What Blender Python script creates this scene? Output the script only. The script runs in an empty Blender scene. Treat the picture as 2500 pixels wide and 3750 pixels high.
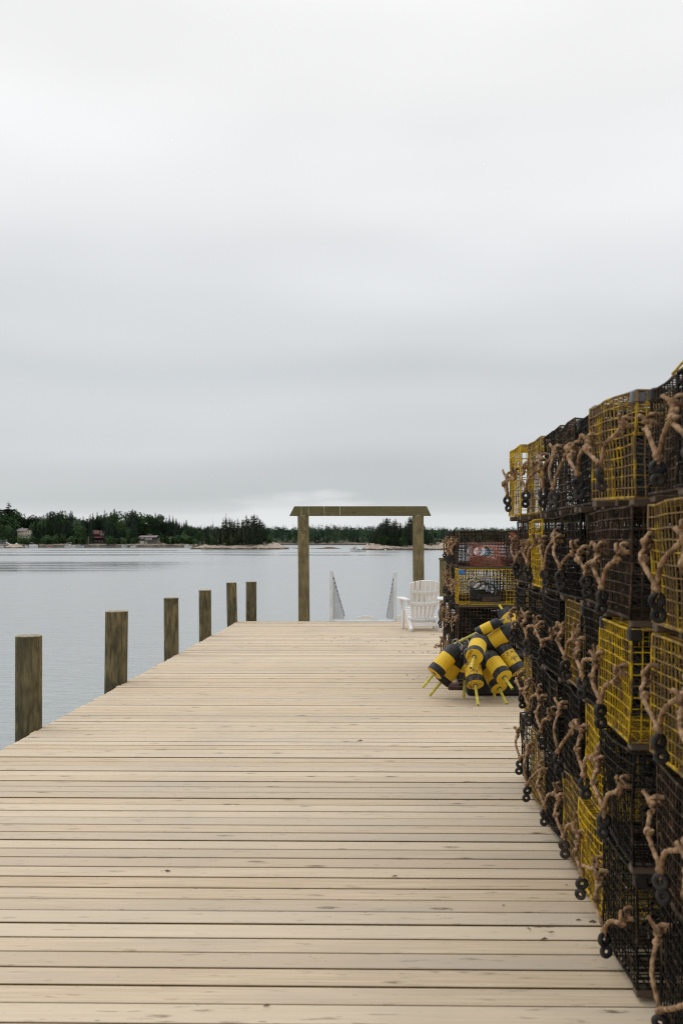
import bpy, math, random
from math import sin, cos, pi, radians, sqrt, atan2
from mathutils import Vector, Matrix, Euler, noise

# ------------------------------------------------------------------ camera
F = 3646.0                     # focal length in pixels of the 2500x3750 photograph
CX, CY = 1364.0, 1975.0        # principal point
EYE = 1.65
PSI = math.atan(60.0 / F)
S = bpy.context.scene
COL = S.collection
cam = bpy.data.cameras.new("camera")
cam.sensor_fit = 'VERTICAL'
cam.sensor_height = 36.0
cam.sensor_width = 24.0
cam.lens = F / 3750 * 36
cam.shift_x = -(CX - 1250) / 3750
cam.shift_y = (CY - 1875) / 3750
cam.clip_start = 0.1
cam.clip_end = 20000
cam.dof.use_dof = True
cam.dof.focus_distance = 13.0
cam.dof.aperture_fstop = 4.8
co = bpy.data.objects.new("camera", cam)
co.location = (0, 0, EYE)
co.rotation_euler = (radians(90), 0, PSI)
COL.objects.link(co)
S.camera = co


def at(px, py, d):
    """world point seen at photo pixel (px,py) at depth d"""
    xc = (px - CX) / F * d
    return Vector((xc * cos(PSI) - d * sin(PSI), xc * sin(PSI) + d * cos(PSI), EYE - (py - CY) / F * d))


# ------------------------------------------------------------------ world
SUN_EL, SUN_AZ = radians(52), radians(-60)     # azimuth from +Y towards +X
W = bpy.data.worlds.new("World")
S.world = W
W.use_nodes = True
wn, wl = W.node_tree.nodes, W.node_tree.links
wn.clear()
out = wn.new('ShaderNodeOutputWorld')
bg = wn.new('ShaderNodeBackground')
tc = wn.new('ShaderNodeTexCoord')
sep = wn.new('ShaderNodeSeparateXYZ')
wl.new(tc.outputs['Generated'], sep.inputs[0])
mp = wn.new('ShaderNodeMapping')
mp.inputs['Scale'].default_value = (1.0, 1.0, 2.6)
mp.inputs['Rotation'].default_value = (0, radians(-12), 0)
wl.new(tc.outputs['Generated'], mp.inputs[0])
n1 = wn.new('ShaderNodeTexNoise')
n1.inputs['Scale'].default_value = 2.6
n1.inputs['Detail'].default_value = 1.5
n1.inputs['Roughness'].default_value = 0.45
n1.inputs['Distortion'].default_value = 0.3
wl.new(mp.outputs[0], n1.inputs['Vector'])
mp2 = wn.new('ShaderNodeMapping')
mp2.inputs['Scale'].default_value = (1.0, 1.0, 3.4)
mp2.inputs['Location'].default_value = (3.1, 0.4, 1.3)
wl.new(tc.outputs['Generated'], mp2.inputs[0])
n2 = wn.new('ShaderNodeTexNoise')
n2.inputs['Scale'].default_value = 3.6
n2.inputs['Detail'].default_value = 1.5
n2.inputs['Roughness'].default_value = 0.45
wl.new(mp2.outputs[0], n2.inputs['Vector'])
# warped elevation
w1 = wn.new('ShaderNodeMath'); w1.operation = 'MULTIPLY_ADD'
w1.inputs[1].default_value = 0.075
wl.new(n1.outputs['Fac'], w1.inputs[0])
sub = wn.new('ShaderNodeMath'); sub.operation = 'SUBTRACT'; sub.inputs[1].default_value = 0.0375
wl.new(sep.outputs['Z'], sub.inputs[0])
wl.new(sub.outputs[0], w1.inputs[2])
# keep the warp small near the horizon
hz = wn.new('ShaderNodeMapRange'); hz.interpolation_type = 'SMOOTHSTEP'
hz.inputs['From Min'].default_value = -0.02; hz.inputs['From Max'].default_value = 0.16
wl.new(sep.outputs['Z'], hz.inputs['Value'])
wmix = wn.new('ShaderNodeMix'); wmix.data_type = 'FLOAT'
wl.new(hz.outputs[0], wmix.inputs['Factor'])
wl.new(sep.outputs['Z'], wmix.inputs[2])
wl.new(w1.outputs[0], wmix.inputs[3])
ramp = wn.new('ShaderNodeValToRGB')
wl.new(wmix.outputs[0], ramp.inputs[0])


def lin(v):
    v /= 255.0
    return v / 12.92 if v <= 0.04045 else ((v + 0.055) / 1.055) ** 2.4


stops = [(0.0, (226, 229, 230)), (0.022, (224, 227, 228)), (0.030, (208, 212, 214)), (0.041, (199, 204, 206)), (0.065, (202, 206, 208)),
         (0.10, (211, 214, 216)), (0.135, (214, 217, 219)), (0.165, (209, 213, 216)), (0.20, (219, 222, 224)),
         (0.26, (231, 233, 235)), (0.33, (242, 243, 244)), (0.42, (250, 250, 250)), (0.55, (252, 252, 252)),
         (1.0, (255, 255, 255))]
er = ramp.color_ramp
er.elements[0].position = 0
er.elements[1].position = 1
for p, c in stops[1:-1]:
    er.elements.new(p)
for e, (p, c) in zip(er.elements, stops):
    e.position = p
    e.color = (lin(c[0]), lin(c[1]), lin(c[2]), 1)
er.interpolation = 'EASE'
# a brighter break in the cloud low over the far shore
def wmath(op, a_, b_=0.0):
    x_ = wn.new('ShaderNodeMath'); x_.operation = op
    for i_, v_ in ((0, a_), (1, b_)):
        if isinstance(v_, bpy.types.NodeSocket): wl.new(v_, x_.inputs[i_])
        else: x_.inputs[i_].default_value = v_
    return x_.outputs[0]


n3 = wn.new('ShaderNodeTexNoise'); n3.inputs['Scale'].default_value = 9; n3.inputs['Detail'].default_value = 4
mp3 = wn.new('ShaderNodeMapping'); mp3.inputs['Scale'].default_value = (1, 1, 5)
wl.new(tc.outputs['Generated'], mp3.inputs[0]); wl.new(mp3.outputs[0], n3.inputs['Vector'])
gx = wmath('DIVIDE', wmath('ADD', sep.outputs['X'], 0.09), 0.085)
gz = wmath('DIVIDE', wmath('SUBTRACT', sep.outputs['Z'], 0.030), 0.017)
gr2 = wmath('ADD', wmath('MULTIPLY', gx, gx), wmath('MULTIPLY', gz, gz))
gr2 = wmath('ADD', gr2, wmath('MULTIPLY', wmath('SUBTRACT', n3.outputs['Fac'], 0.5), 4.0))
gm = wn.new('ShaderNodeMapRange'); gm.interpolation_type = 'SMOOTHSTEP'
gm.inputs['From Min'].default_value = 0.1; gm.inputs['From Max'].default_value = 1.3
gm.inputs['To Min'].default_value = 1.0; gm.inputs['To Max'].default_value = 0.0
wl.new(gr2, gm.inputs['Value'])
gfr = wmath('MULTIPLY', gm.outputs[0], wmath('GREATER_THAN', sep.outputs['Y'], 0.0))
gmix = wn.new('ShaderNodeMix'); gmix.data_type = 'RGBA'
wl.new(wmath('MULTIPLY', gfr, 0.8), gmix.inputs[0]); wl.new(ramp.outputs[0], gmix.inputs[6])
gmix.inputs[7].default_value = (lin(232), lin(235), lin(236), 1)
# banded variation
v2 = wn.new('ShaderNodeMapRange')
v2.inputs['From Min'].default_value = 0.3; v2.inputs['From Max'].default_value = 0.7
v2.inputs['To Min'].default_value = 0.955; v2.inputs['To Max'].default_value = 1.045
wl.new(n2.outputs['Fac'], v2.inputs['Value'])
vm = wn.new('ShaderNodeVectorMath'); vm.operation = 'SCALE'
wl.new(gmix.outputs[2], vm.inputs[0])
wl.new(v2.outputs[0], vm.inputs['Scale'])
# brighter towards the zenith, above the picture
zb = wn.new('ShaderNodeMapRange')
zb.inputs['From Min'].default_value = 0.5; zb.inputs['From Max'].default_value = 1.0
zb.inputs['To Min'].default_value = 1.0; zb.inputs['To Max'].default_value = 1.25
wl.new(sep.outputs['Z'], zb.inputs['Value'])
vm2 = wn.new('ShaderNodeVectorMath'); vm2.operation = 'SCALE'
wl.new(vm.outputs[0], vm2.inputs[0])
wl.new(zb.outputs[0], vm2.inputs['Scale'])
# the clear sky above the overcast, seen very faintly through it
sky = wn.new('ShaderNodeTexSky')
sky.sky_type = 'NISHITA'
sky.sun_disc = False
sky.sun_elevation = SUN_EL
sky.sun_rotation = SUN_AZ
ss = wn.new('ShaderNodeVectorMath'); ss.operation = 'SCALE'; ss.inputs['Scale'].default_value = 0.06
wl.new(sky.outputs[0], ss.inputs[0])
smix = wn.new('ShaderNodeMix'); smix.data_type = 'RGBA'
smix.inputs['Factor'].default_value = 0.05
wl.new(vm2.outputs[0], smix.inputs[6])
wl.new(ss.outputs[0], smix.inputs[7])
wl.new(smix.outputs[2], bg.inputs[0])
bg.inputs[1].default_value = 1.0
wl.new(bg.outputs[0], out.inputs[0])

sun = bpy.data.lights.new("sun", 'SUN')
sun.energy = 0.75
sun.angle = radians(28)
sun.color = (1.0, 0.97, 0.92)
so = bpy.data.objects.new("sun", sun)
dv = Vector((cos(SUN_EL) * sin(SUN_AZ), cos(SUN_EL) * cos(SUN_AZ), sin(SUN_EL)))
so.rotation_euler = dv.to_track_quat('Z', 'Y').to_euler()
so.location = (0, 0, 30)
COL.objects.link(so)
S.view_settings.view_transform = 'Standard'
S.view_settings.look = 'None'
S.view_settings.exposure = 0.0
S.view_settings.gamma = 1.0
S.cycles.max_bounces = 8
S.cycles.filter_width = 1.15
S.cycles.use_adaptive_sampling = True
S.cycles.adaptive_threshold = 0.015
S.cycles.use_denoising = True
S.cycles.denoising_input_passes = 'RGB_ALBEDO_NORMAL'
S.cycles.denoising_prefilter = 'ACCURATE'

R = random.Random(7)


# ------------------------------------------------------------------ mesh builder
class MB:
    def __init__(s):
        s.v = []; s.f = []; s.m = []; s.sm = []; s.attr = []

    def add(s, vs, fs, m=0, smooth=False, a=0.0):
        o = len(s.v)
        s.v.extend([tuple(p) for p in vs])
        for f in fs:
            s.f.append(tuple(o + i for i in f)); s.m.append(m); s.sm.append(smooth); s.attr.append(a)

    def box(s, x0, x1, y0, y1, z0, z1, m=0, a=0.0, bev=0.0):
        if bev <= 0:
            vs = [(x, y, z) for z in (z0, z1) for y in (y0, y1) for x in (x0, x1)]
            s.add(vs, [(0, 2, 3, 1), (4, 5, 7, 6), (0, 1, 5, 4), (2, 6, 7, 3), (0, 4, 6, 2), (1, 3, 7, 5)], m, False, a)
            return
        s.obox(Vector(((x0 + x1) / 2, (y0 + y1) / 2, (z0 + z1) / 2)),
               Vector((1, 0, 0)), Vector((0, 1, 0)), Vector((0, 0, 1)),
               (x1 - x0) / 2, (y1 - y0) / 2, (z1 - z0) / 2, m, a, bev)

    def obox(s, c, ax, ay, az, hx, hy, hz, m=0, a=0.0, bev=0.0):
        if bev <= 0:
            vs = [c + ax * (i * hx) + ay * (j * hy) + az * (k * hz) for k in (-1, 1) for j in (-1, 1) for i in (-1, 1)]
            s.add(vs, [(0, 2, 3, 1), (4, 5, 7, 6), (0, 1, 5, 4), (2, 6, 7, 3), (0, 4, 6, 2), (1, 3, 7, 5)], m, False, a)
            return
        b = bev
        vs = []; idx = {}
        for k in (-1, 1):
            for j in (-1, 1):
                for i in (-1, 1):
                    for t in range(3):
                        e = [hx, hy, hz]
                        for q in range(3):
                            if q != t: e[q] -= b
                        idx[(i, j, k, t)] = len(vs)
                        vs.append(c + ax * (i * e[0]) + ay * (j * e[1]) + az * (k * e[2]))
        fs = []
        for sg in (-1, 1):
            q = [idx[(sg, j, k, 0)] for j, k in ((-1, -1), (1, -1), (1, 1), (-1, 1))]
            fs.append(tuple(q if sg > 0 else q[::-1]))
            q = [idx[(i, sg, k, 1)] for i, k in ((-1, -1), (-1, 1), (1, 1), (1, -1))]
            fs.append(tuple(q if sg > 0 else q[::-1]))
            q = [idx[(i, j, sg, 2)] for i, j in ((-1, -1), (1, -1), (1, 1), (-1, 1))]
            fs.append(tuple(q if sg > 0 else q[::-1]))
        for i in (-1, 1):
            for j in (-1, 1):
                q = [idx[(i, j, -1, 0)], idx[(i, j, -1, 1)], idx[(i, j, 1, 1)], idx[(i, j, 1, 0)]]
                fs.append(tuple(q if i * j > 0 else q[::-1]))
        for i in (-1, 1):
            for k in (-1, 1):
                q = [idx[(i, -1, k, 2)], idx[(i, -1, k, 0)], idx[(i, 1, k, 0)], idx[(i, 1, k, 2)]]
                fs.append(tuple(q if i * k > 0 else q[::-1]))
        for j in (-1, 1):
            for k in (-1, 1):
                q = [idx[(-1, j, k, 1)], idx[(-1, j, k, 2)], idx[(1, j, k, 2)], idx[(1, j, k, 1)]]
                fs.append(tuple(q if j * k > 0 else q[::-1]))
        for i in (-1, 1):
            for j in (-1, 1):
                for k in (-1, 1):
                    q = [idx[(i, j, k, 0)], idx[(i, j, k, 1)], idx[(i, j, k, 2)]]
                    fs.append(tuple(q if i * j * k > 0 else q[::-1]))
        s.add(vs, fs, m, False, a)

    def beam(s, p, q, w, h, up=Vector((0, 0, 1)), m=0, a=0.0, bev=0.0):
        p = Vector(p); q = Vector(q)
        d = (q - p); L = d.length; d.normalize()
        sx = d.cross(up)
        if sx.length < 1e-4: sx = d.cross(Vector((0, 1, 0)))
        sx.normalize(); uz = sx.cross(d)
        s.obox((p + q) / 2, d, sx, uz, L / 2, w / 2, h / 2, m, a, bev)

    def bar(s, pts, w, m=0, n=4, ph=pi / 4):
        """thin wire along pts with an n-sided section, ends open"""
        pts = [Vector(p) for p in pts]
        d = (pts[-1] - pts[0]).normalized()
        u = d.cross(Vector((0, 0, 1)))
        if u.length < .2: u = d.cross(Vector((0, 1, 0)))
        u.normalize(); v = d.cross(u)
        r = w / 2 / (cos(pi / n) if n == 4 else 1)
        vs = []
        for p in pts:
            for k in range(n):
                an = ph + 2 * pi * k / n
                vs.append(p + u * (r * cos(an)) + v * (r * sin(an)))
        fs = []
        for i in range(len(pts) - 1):
            for k in range(n):
                fs.append((i * n + k, i * n + (k + 1) % n, (i + 1) * n + (k + 1) % n, (i + 1) * n + k))
        s.add(vs, fs, m, n > 4)

    def tube(s, pts, r, n=8, m=0, closed=False, twist=0.0, lobes=0, lob=0.0, caps=True, smooth=True, a=0.0):
        pts = [Vector(p) for p in pts]
        N = len(pts)
        rr = r if callable(r) else (lambda t: r)
        vs = []
        T = []
        for i in range(N):
            if closed: t = pts[(i + 1) % N] - pts[i - 1]
            else: t = pts[min(i + 1, N - 1)] - pts[max(i - 1, 0)]
            if t.length < 1e-9: t = Vector((0, 0, 1))
            T.append(t.normalized())
        u = T[0].cross(Vector((0, 0, 1)))
        if u.length < .1: u = T[0].cross(Vector((0, 1, 0)))
        u.normalize()
        dist = 0
        for i in range(N):
            u = (u - T[i] * u.dot(T[i]))
            if u.length < 1e-6: u = T[i].orthogonal()
            u.normalize()
            v = T[i].cross(u)
            if i: dist += (pts[i] - pts[i - 1]).length
            R0 = rr(i / max(1, N - 1))
            for k in range(n):
                an = 2 * pi * k / n
                q = R0 * (1 + lob * cos(lobes * (an - twist * dist))) if lobes else R0
                vs.append(pts[i] + u * (q * cos(an)) + v * (q * sin(an)))
        fs = []
        for i in range(N if closed else N - 1):
            j = (i + 1) % N
            for k in range(n):
                fs.append((i * n + k, i * n + (k + 1) % n, j * n + (k + 1) % n, j * n + k))
        if caps and not closed:
            fs.append(tuple(range(n))[::-1]); fs.append(tuple((N - 1) * n + k for k in range(n)))
        s.add(vs, fs, m, smooth, a)

    def lathe(s, prof, n=24, m=0, smooth=True, mat=None):
        """prof: list of (r,z)"""
        vs = []
        for r, z in prof:
            for k in range(n):
                vs.append((r * cos(2 * pi * k / n), r * sin(2 * pi * k / n), z))
        fs = []
        for i in range(len(prof) - 1):
            for k in range(n):
                fs.append((i * n + k, i * n + (k + 1) % n, (i + 1) * n + (k + 1) % n, (i + 1) * n + k))
        fs.append(tuple(range(n))[::-1]); fs.append(tuple((len(prof) - 1) * n + k for k in range(n)))
        s.add(vs, fs, m, smooth)

    def torus(s, c, nrm, Rm, r, nu=20, nv=8, m=0, wob=0.0):
        nrm = Vector(nrm).normalized(); u = nrm.orthogonal().normalized(); v = nrm.cross(u)
        vs = []
        for i in range(nu):
            a_ = 2 * pi * i / nu
            dr = u * cos(a_) + v * sin(a_)
            for k in range(nv):
                b = 2 * pi * k / nv
                vs.append(Vector(c) + dr * (Rm + r * cos(b)) + nrm * (r * sin(b)))
        fs = [(i * nv + k, ((i + 1) % nu) * nv + k, ((i + 1) % nu) * nv + (k + 1) % nv, i * nv + (k + 1) % nv)
              for i in range(nu) for k in range(nv)]
        s.add(vs, fs, m, True)

    def mesh(s, name, mats, attr=False):
        me = bpy.data.meshes.new(name)
        me.from_pydata(s.v, [], s.f)
        for mt in (mats if isinstance(mats, (list, tuple)) else [mats]):
            me.materials.append(mt)
        me.polygons.foreach_set('material_index', s.m)
        me.polygons.foreach_set('use_smooth', s.sm)
        if attr:
            at_ = me.attributes.new('rnd', 'FLOAT', 'FACE')
            at_.data.foreach_set('value', s.attr)
        me.update()
        return me

    def build(s, name, mats, parent=None, attr=False, **kw):
        o = bpy.data.objects.new(name, s.mesh(name, mats, attr))
        COL.objects.link(o)
        if parent is not None: o.parent = parent
        for k, v in kw.items(): o[k] = v
        return o


def thing(name, label, cat, loc=(0, 0, 0), rot=(0, 0, 0), group=None):
    o = bpy.data.objects.new(name, None)
    COL.objects.link(o)
    o.empty_display_size = 0.2
    o.location = loc; o.rotation_euler = rot
    o['label'] = label; o['category'] = cat
    if group: o['group'] = group
    return o


def tag(o, label, cat, group=None):
    o['label'] = label; o['category'] = cat
    if group: o['group'] = group
    return o


def link_mesh(name, me, parent=None, mat=None, loc=None, rot=None, scale=None):
    o = bpy.data.objects.new(name, me)
    COL.objects.link(o)
    if parent is not None: o.parent = parent
    if mat is not None:
        for i, mm in enumerate(mat if isinstance(mat, (list, tuple)) else [mat]):
            o.material_slots[i].link = 'OBJECT'
            o.material_slots[i].material = mm
    if loc is not None: o.location = loc
    if rot is not None: o.rotation_euler = rot
    if scale is not None: o.scale = scale
    return o


def copy_tree(o, parent=None):
    c = o.copy(); COL.objects.link(c)
    if parent is not None: c.parent = parent
    for ch in list(o.children): copy_tree(ch, c)
    return c


# ------------------------------------------------------------------ materials
class NT:
    def __init__(s, name):
        s.mat = bpy.data.materials.new(name)
        s.mat.use_nodes = True
        s.n = s.mat.node_tree.nodes; s.l = s.mat.node_tree.links
        s.b = s.n['Principled BSDF']

    def node(s, t, **kw):
        x = s.n.new(t)
        for k, v in kw.items(): setattr(x, k, v)
        return x

    def inp(s, x, name, v):
        if hasattr(v, 'is_output') or isinstance(v, bpy.types.NodeSocket): s.l.new(v, x.inputs[name])
        else: x.inputs[name].default_value = v

    def coord(s, kind='Object', scale=(1, 1, 1), loc=(0, 0, 0), rnd=False):
        t = s.node('ShaderNodeTexCoord'); m = s.node('ShaderNodeMapping')
        m.inputs['Scale'].default_value = scale; m.inputs['Location'].default_value = loc
        src = t.outputs[kind]
        if rnd:
            oi = s.node('ShaderNodeObjectInfo')
            va = s.node('ShaderNodeVectorMath', operation='ADD')
            sc = s.node('ShaderNodeMath', operation='MULTIPLY'); sc.inputs[1].default_value = 37.0
            s.l.new(oi.outputs['Random'], sc.inputs[0])
            s.l.new(src, va.inputs[0]); s.l.new(sc.outputs[0], va.inputs[1]); src = va.outputs[0]
        s.l.new(src, m.inputs[0])
        return m.outputs[0]

    def noise(s, vec, scale, detail=3, rough=.5, dist=0, w=None):
        x = s.node('ShaderNodeTexNoise')
        if w is not None:
            x.noise_dimensions = '4D'; s.inp(x, 'W', w)
        s.l.new(vec, x.inputs['Vector'])
        x.inputs['Scale'].default_value = scale; x.inputs['Detail'].default_value = detail
        x.inputs['Roughness'].default_value = rough; x.inputs['Distortion'].default_value = dist
        return x.outputs['Fac']

    def rng(s, v, a, b, c=0.0, d=1.0, smooth=True):
        x = s.node('ShaderNodeMapRange')
        if smooth: x.interpolation_type = 'SMOOTHSTEP'
        s.l.new(v, x.inputs['Value'])
        for k, q in zip(('From Min', 'From Max', 'To Min', 'To Max'), (a, b, c, d)): x.inputs[k].default_value = q
        return x.outputs[0]

    def mix(s, f, a, b, mode='MIX'):
        x = s.node('ShaderNodeMix', data_type='RGBA', blend_type=mode)
        for i, v in ((0, f), (6, a), (7, b)):
            if isinstance(v, bpy.types.NodeSocket): s.l.new(v, x.inputs[i])
            elif i == 0: x.inputs[0].default_value = v
            else: x.inputs[i].default_value = (*v, 1)
        return x.outputs[2]

    def math(s, op, a, b=0.0):
        x = s.node('ShaderNodeMath', operation=op)
        for i, v in ((0, a), (1, b)):
            if isinstance(v, bpy.types.NodeSocket): s.l.new(v, x.inputs[i])
            else: x.inputs[i].default_value = v
        return x.outputs[0]

    def bump(s, h, strength=.3, dist=.01):
        x = s.node('ShaderNodeBump')
        if isinstance(strength, bpy.types.NodeSocket): s.l.new(strength, x.inputs['Strength'])
        else: x.inputs['Strength'].default_value = strength
        x.inputs['Distance'].default_value = dist
        s.l.new(h, x.inputs['Height'])
        s.l.new(x.outputs[0], s.b.inputs['Normal'])
        return x

    def fin(s, col=None, rough=.7, metal=0.0, spec=None):
        if col is not None:
            if isinstance(col, bpy.types.NodeSocket): s.l.new(col, s.b.inputs['Base Color'])
            else: s.b.inputs['Base Color'].default_value = (*col, 1)
        if isinstance(rough, bpy.types.NodeSocket): s.l.new(rough, s.b.inputs['Roughness'])
        else: s.b.inputs['Roughness'].default_value = rough
        s.b.inputs['Metallic'].default_value = metal
        if spec is not None: s.b.inputs['Specular IOR Level'].default_value = spec
        return s.mat


def mat_noisy(name, c1, c2, scale=20, rough=.7, metal=0.0, lo=.35, hi=.65, spec=None, bump=0.0, rnd=False, sc=(1, 1, 1)):
    n = NT(name)
    v = n.coord('Object', sc, rnd=rnd)
    f = n.noise(v, scale, 4, .6)
    c = n.mix(n.rng(f, lo, hi), c1, c2)
    if bump: n.bump(f, bump, .01)
    return n.fin(c, rough, metal, spec)


# deck boards
def mat_deck():
    n = NT("deck_boards")
    a = n.node('ShaderNodeAttribute', attribute_name='rnd')
    w = n.math('MULTIPLY', a.outputs['Fac'], 61.0)
    v = n.coord('Object', (0.55, 9, 9))
    g = n.noise(v, 3.0, 5, .6, .4, w)
    c = n.mix(n.rng(g, .3, .7), (.635, .51, .36), (.53, .412, .283))
    v2 = n.coord('Object', (1.0, 60, 60))
    g2 = n.noise(v2, 2.0, 3, .6, 0, w)
    c = n.mix(n.rng(g2, .42, .64, 0, .75), c, (.44, .335, .205))
    # per-board tone
    t = n.math('FRACT', n.math('MULTIPLY', a.outputs['Fac'], 7.31))
    c = n.mix(n.rng(t, .0, 1., 0, .75, False), c, (.67, .57, .435))
    t2 = n.math('FRACT', n.math('MULTIPLY', a.outputs['Fac'], 3.77))
    c = n.mix(n.rng(t2, .72, .95, 0, .6), c, (.57, .395, .235))
    t3 = n.math('FRACT', n.math('MULTIPLY', a.outputs['Fac'], 5.13))
    c = n.mix(n.rng(t3, .6, .95, 0, .55), c, (.48, .41, .32))
    # big grey weather patches along the boards
    g3 = n.noise(n.coord('Object', (.5, 2.2, 1)), 1.6, 3, .5, 0, w)
    c = n.mix(n.rng(g3, .52, .72, 0, .45), c, (.44, .39, .33))
    # knots and small marks
    vk = n.node('ShaderNodeTexVoronoi', voronoi_dimensions='4D')
    n.l.new(n.coord('Object', (3.0, 11, 11)), vk.inputs['Vector']); n.l.new(w, vk.inputs['W'])
    vk.inputs['Scale'].default_value = 1.2
    k = n.rng(vk.outputs['Distance'], .10, .26, 1, 0)
    kn = n.noise(n.coord('Object', (8, 40, 40)), 3, 2)
    k = n.math('MULTIPLY', k, n.rng(kn, .36, .52))
    c = n.mix(n.math('MULTIPLY', k, .95), c, (.13, .09, .05))
    g4 = n.noise(n.coord('Object', (7, 45, 45)), 1.0, 3, .6, 0, w)
    c = n.mix(n.rng(g4, .60, .70, 0, .65), c, (.25, .19, .125))
    g5 = n.noise(n.coord('Object', (28, 90, 90)), 1.0, 2, .5, 0, w)
    c = n.mix(n.rng(g5, .71, .76, 0, .8), c, (.07, .05, .035))
    g6 = n.noise(n.coord('Object', (1.2, .5, 1)), .9, 4, .6)
    c = n.mix(n.rng(g6, .45, .75, 0, .35), c, (.40, .34, .27))
    n.bump(g2, .25, .002)
    return n.fin(c, .68, 0, .35)


M = {}
M['deck'] = mat_deck()
M['edge'] = mat_noisy('darkened_treated_edge', (.20, .125, .035), (.11, .072, .022), 8, .85)  # olive of treated wood, darkened to paint shade into the board gaps
M['joist'] = mat_noisy('joist', (.17, .125, .05), (.08, .06, .03), 6)


def mat_pile(name, ca, cb, cc, green=(.085, .085, .05)):
    n = NT(name)
    v = n.coord('Object', (1, 1, .16), rnd=True)
    f = n.noise(v, 22, 5, .65, .3)
    c = n.mix(n.rng(f, .3, .7), ca, cb)
    f2 = n.noise(n.coord('Object', (1, 1, .5), rnd=True), 7, 4, .6, .5)
    c = n.mix(n.rng(f2, .48, .68, 0, .75), c, cc)
    f3 = n.noise(n.coord('Object', (1, 1, .35), rnd=True), 5, 2, .5)
    c = n.mix(n.rng(f3, .5, .7, 0, .4), c, green)
    f5 = n.noise(n.coord('Object', (.4, .4, 1), rnd=True), 3, 3, .6)
    c = n.mix(n.rng(f5, .45, .7, 0, .45), c, cc)
    f4 = n.noise(n.coord('Object', (1, 1, .05), rnd=True), 60, 3, .6)
    c = n.mix(n.rng(f4, .62, .7, 0, .7), c, (.04, .032, .02))
    n.bump(f, .6, .012)
    return n.fin(c, .85, 0, .2)


M['pile'] = mat_pile('weathered_piling', (.225, .18, .09), (.07, .058, .03), (.045, .036, .022))
M['gate'] = mat_pile('treated_post', (.25, .20, .105), (.15, .12, .06), (.09, .07, .04), (.12, .115, .06))
M['endgrain'] = mat_noisy('end_grain', (.42, .37, .28), (.22, .19, .13), 30, .9)


def mat_beam():
    n = NT('treated_beam')
    w = n.node('ShaderNodeTexWave', wave_type='RINGS', rings_direction='Y', wave_profile='SAW')
    v = n.coord('Object', (.33, 1, 1.6))
    n.l.new(v, w.inputs['Vector'])
    w.inputs['Scale'].default_value = 9; w.inputs['Distortion'].default_value = 6.5
    w.inputs['Detail'].default_value = 2; w.inputs['Detail Scale'].default_value = .9
    c = n.mix(n.rng(w.outputs['Fac'], .2, .9), (.16, .14, .065), (.085, .075, .036))
    k = n.node('ShaderNodeTexVoronoi'); n.l.new(n.coord('Object', (.8, .5, 2.2), (0, 0, .9)), k.inputs['Vector'])
    k.inputs['Scale'].default_value = 1.9
    c = n.mix(n.rng(k.outputs['Distance'], .06, .2, .85, 0), c, (.05, .032, .018))
    f = n.noise(n.coord('Object', (3, 3, 3)), 3, 4)
    c = n.mix(n.rng(f, .5, .75, 0, .4), c, (.19, .17, .10))
    return n.fin(c, .8, 0, .2)


M['beam'] = mat_beam()
M['resin'] = mat_noisy('resin', (.55, .52, .42), (.35, .32, .24), 30)


def mat_wire(name, base, base2, foul, famt, rough=.5):
    n = NT(name)
    v = n.coord('Object', rnd=True)
    f = n.noise(v, 5.0, 4, .6)
    c = n.mix(n.rng(f, .25, .75), base, base2)
    f2 = n.noise(v, 13, 4, .65)
    c = n.mix(n.rng(f2, famt - .07, famt + .1, 0, .92), c, foul)
    f3 = n.noise(v, 60, 2, .5)
    c = n.mix(n.rng(f3, .66, .76, 0, .8), c, (.30, .25, .20))
    f4 = n.noise(v, 140, 2, .5)
    n.bump(f4, .6, .004)
    return n.fin(c, .65, 0, .12)


M['w_yellow'] = mat_wire('yellow_wire', (.60, .40, .018), (.47, .30, .016), (.15, .095, .05), .53)
M['w_yellow2'] = mat_wire('fouled_yellow_wire', (.54, .355, .02), (.43, .275, .02), (.17, .11, .06), .43)
M['w_black'] = mat_wire('black_wire', (.008, .0075, .006), (.016, .014, .011), (.085, .058, .037), .575)
M['w_brown'] = mat_wire('fouled_wire', (.018, .013, .009), (.045, .030, .019), (.115, .074, .045), .53)
M['net_orange'] = mat_noisy('orange_twine', (.60, .15, .06), (.33, .09, .045), 9, .8)
M['net_black'] = mat_noisy('black_twine', (.03, .04, .04), (.065, .055, .045), 9, .85)
M['net_yellow'] = mat_noisy('yellow_twine', (.50, .40, .05), (.24, .18, .06), 9, .8)
M['rope'] = mat_noisy('bridle_rope', (.43, .28, .165), (.15, .09, .05), 26, .95, rnd=True, spec=.1, bump=.6)
M['rope_dark'] = mat_noisy('dark_rope', (.022, .022, .02), (.045, .035, .026), 10, .95, spec=.1)
M['ring'] = mat_noisy('rubber_ring', (.012, .012, .013), (.045, .04, .036), 25, .6, rnd=True, spec=.25)
M['ring_grey'] = mat_noisy('grey_rubber_ring', (.04, .037, .035), (.075, .06, .05), 25, .75, rnd=True, spec=.2)
M['runner'] = mat_noisy('wooden_runner', (.13, .09, .06), (.06, .045, .032), 10, .85, sc=(.2, 1, 1))
M['plastic_bk'] = mat_noisy('black_plastic', (.012, .012, .012), (.03, .025, .02), 12, .6, spec=.25)
M['plastic_bl'] = mat_noisy('blue_plastic', (.03, .13, .36), (.05, .17, .40), 12, .5)
M['plastic_gr'] = mat_noisy('grey_blue_plastic', (.13, .14, .18), (.10, .09, .085), 8, .5)
M['brick'] = mat_noisy('brick', (.19, .115, .085), (.11, .08, .065), 14, .9)
M['white'] = mat_noisy('white_plastic', (.80, .795, .785), (.74, .73, .72), 3, .45, spec=.4)
M['alu'] = mat_noisy('aluminium', (.74, .75, .75), (.62, .63, .63), 6, .4, metal=.35)
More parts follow.
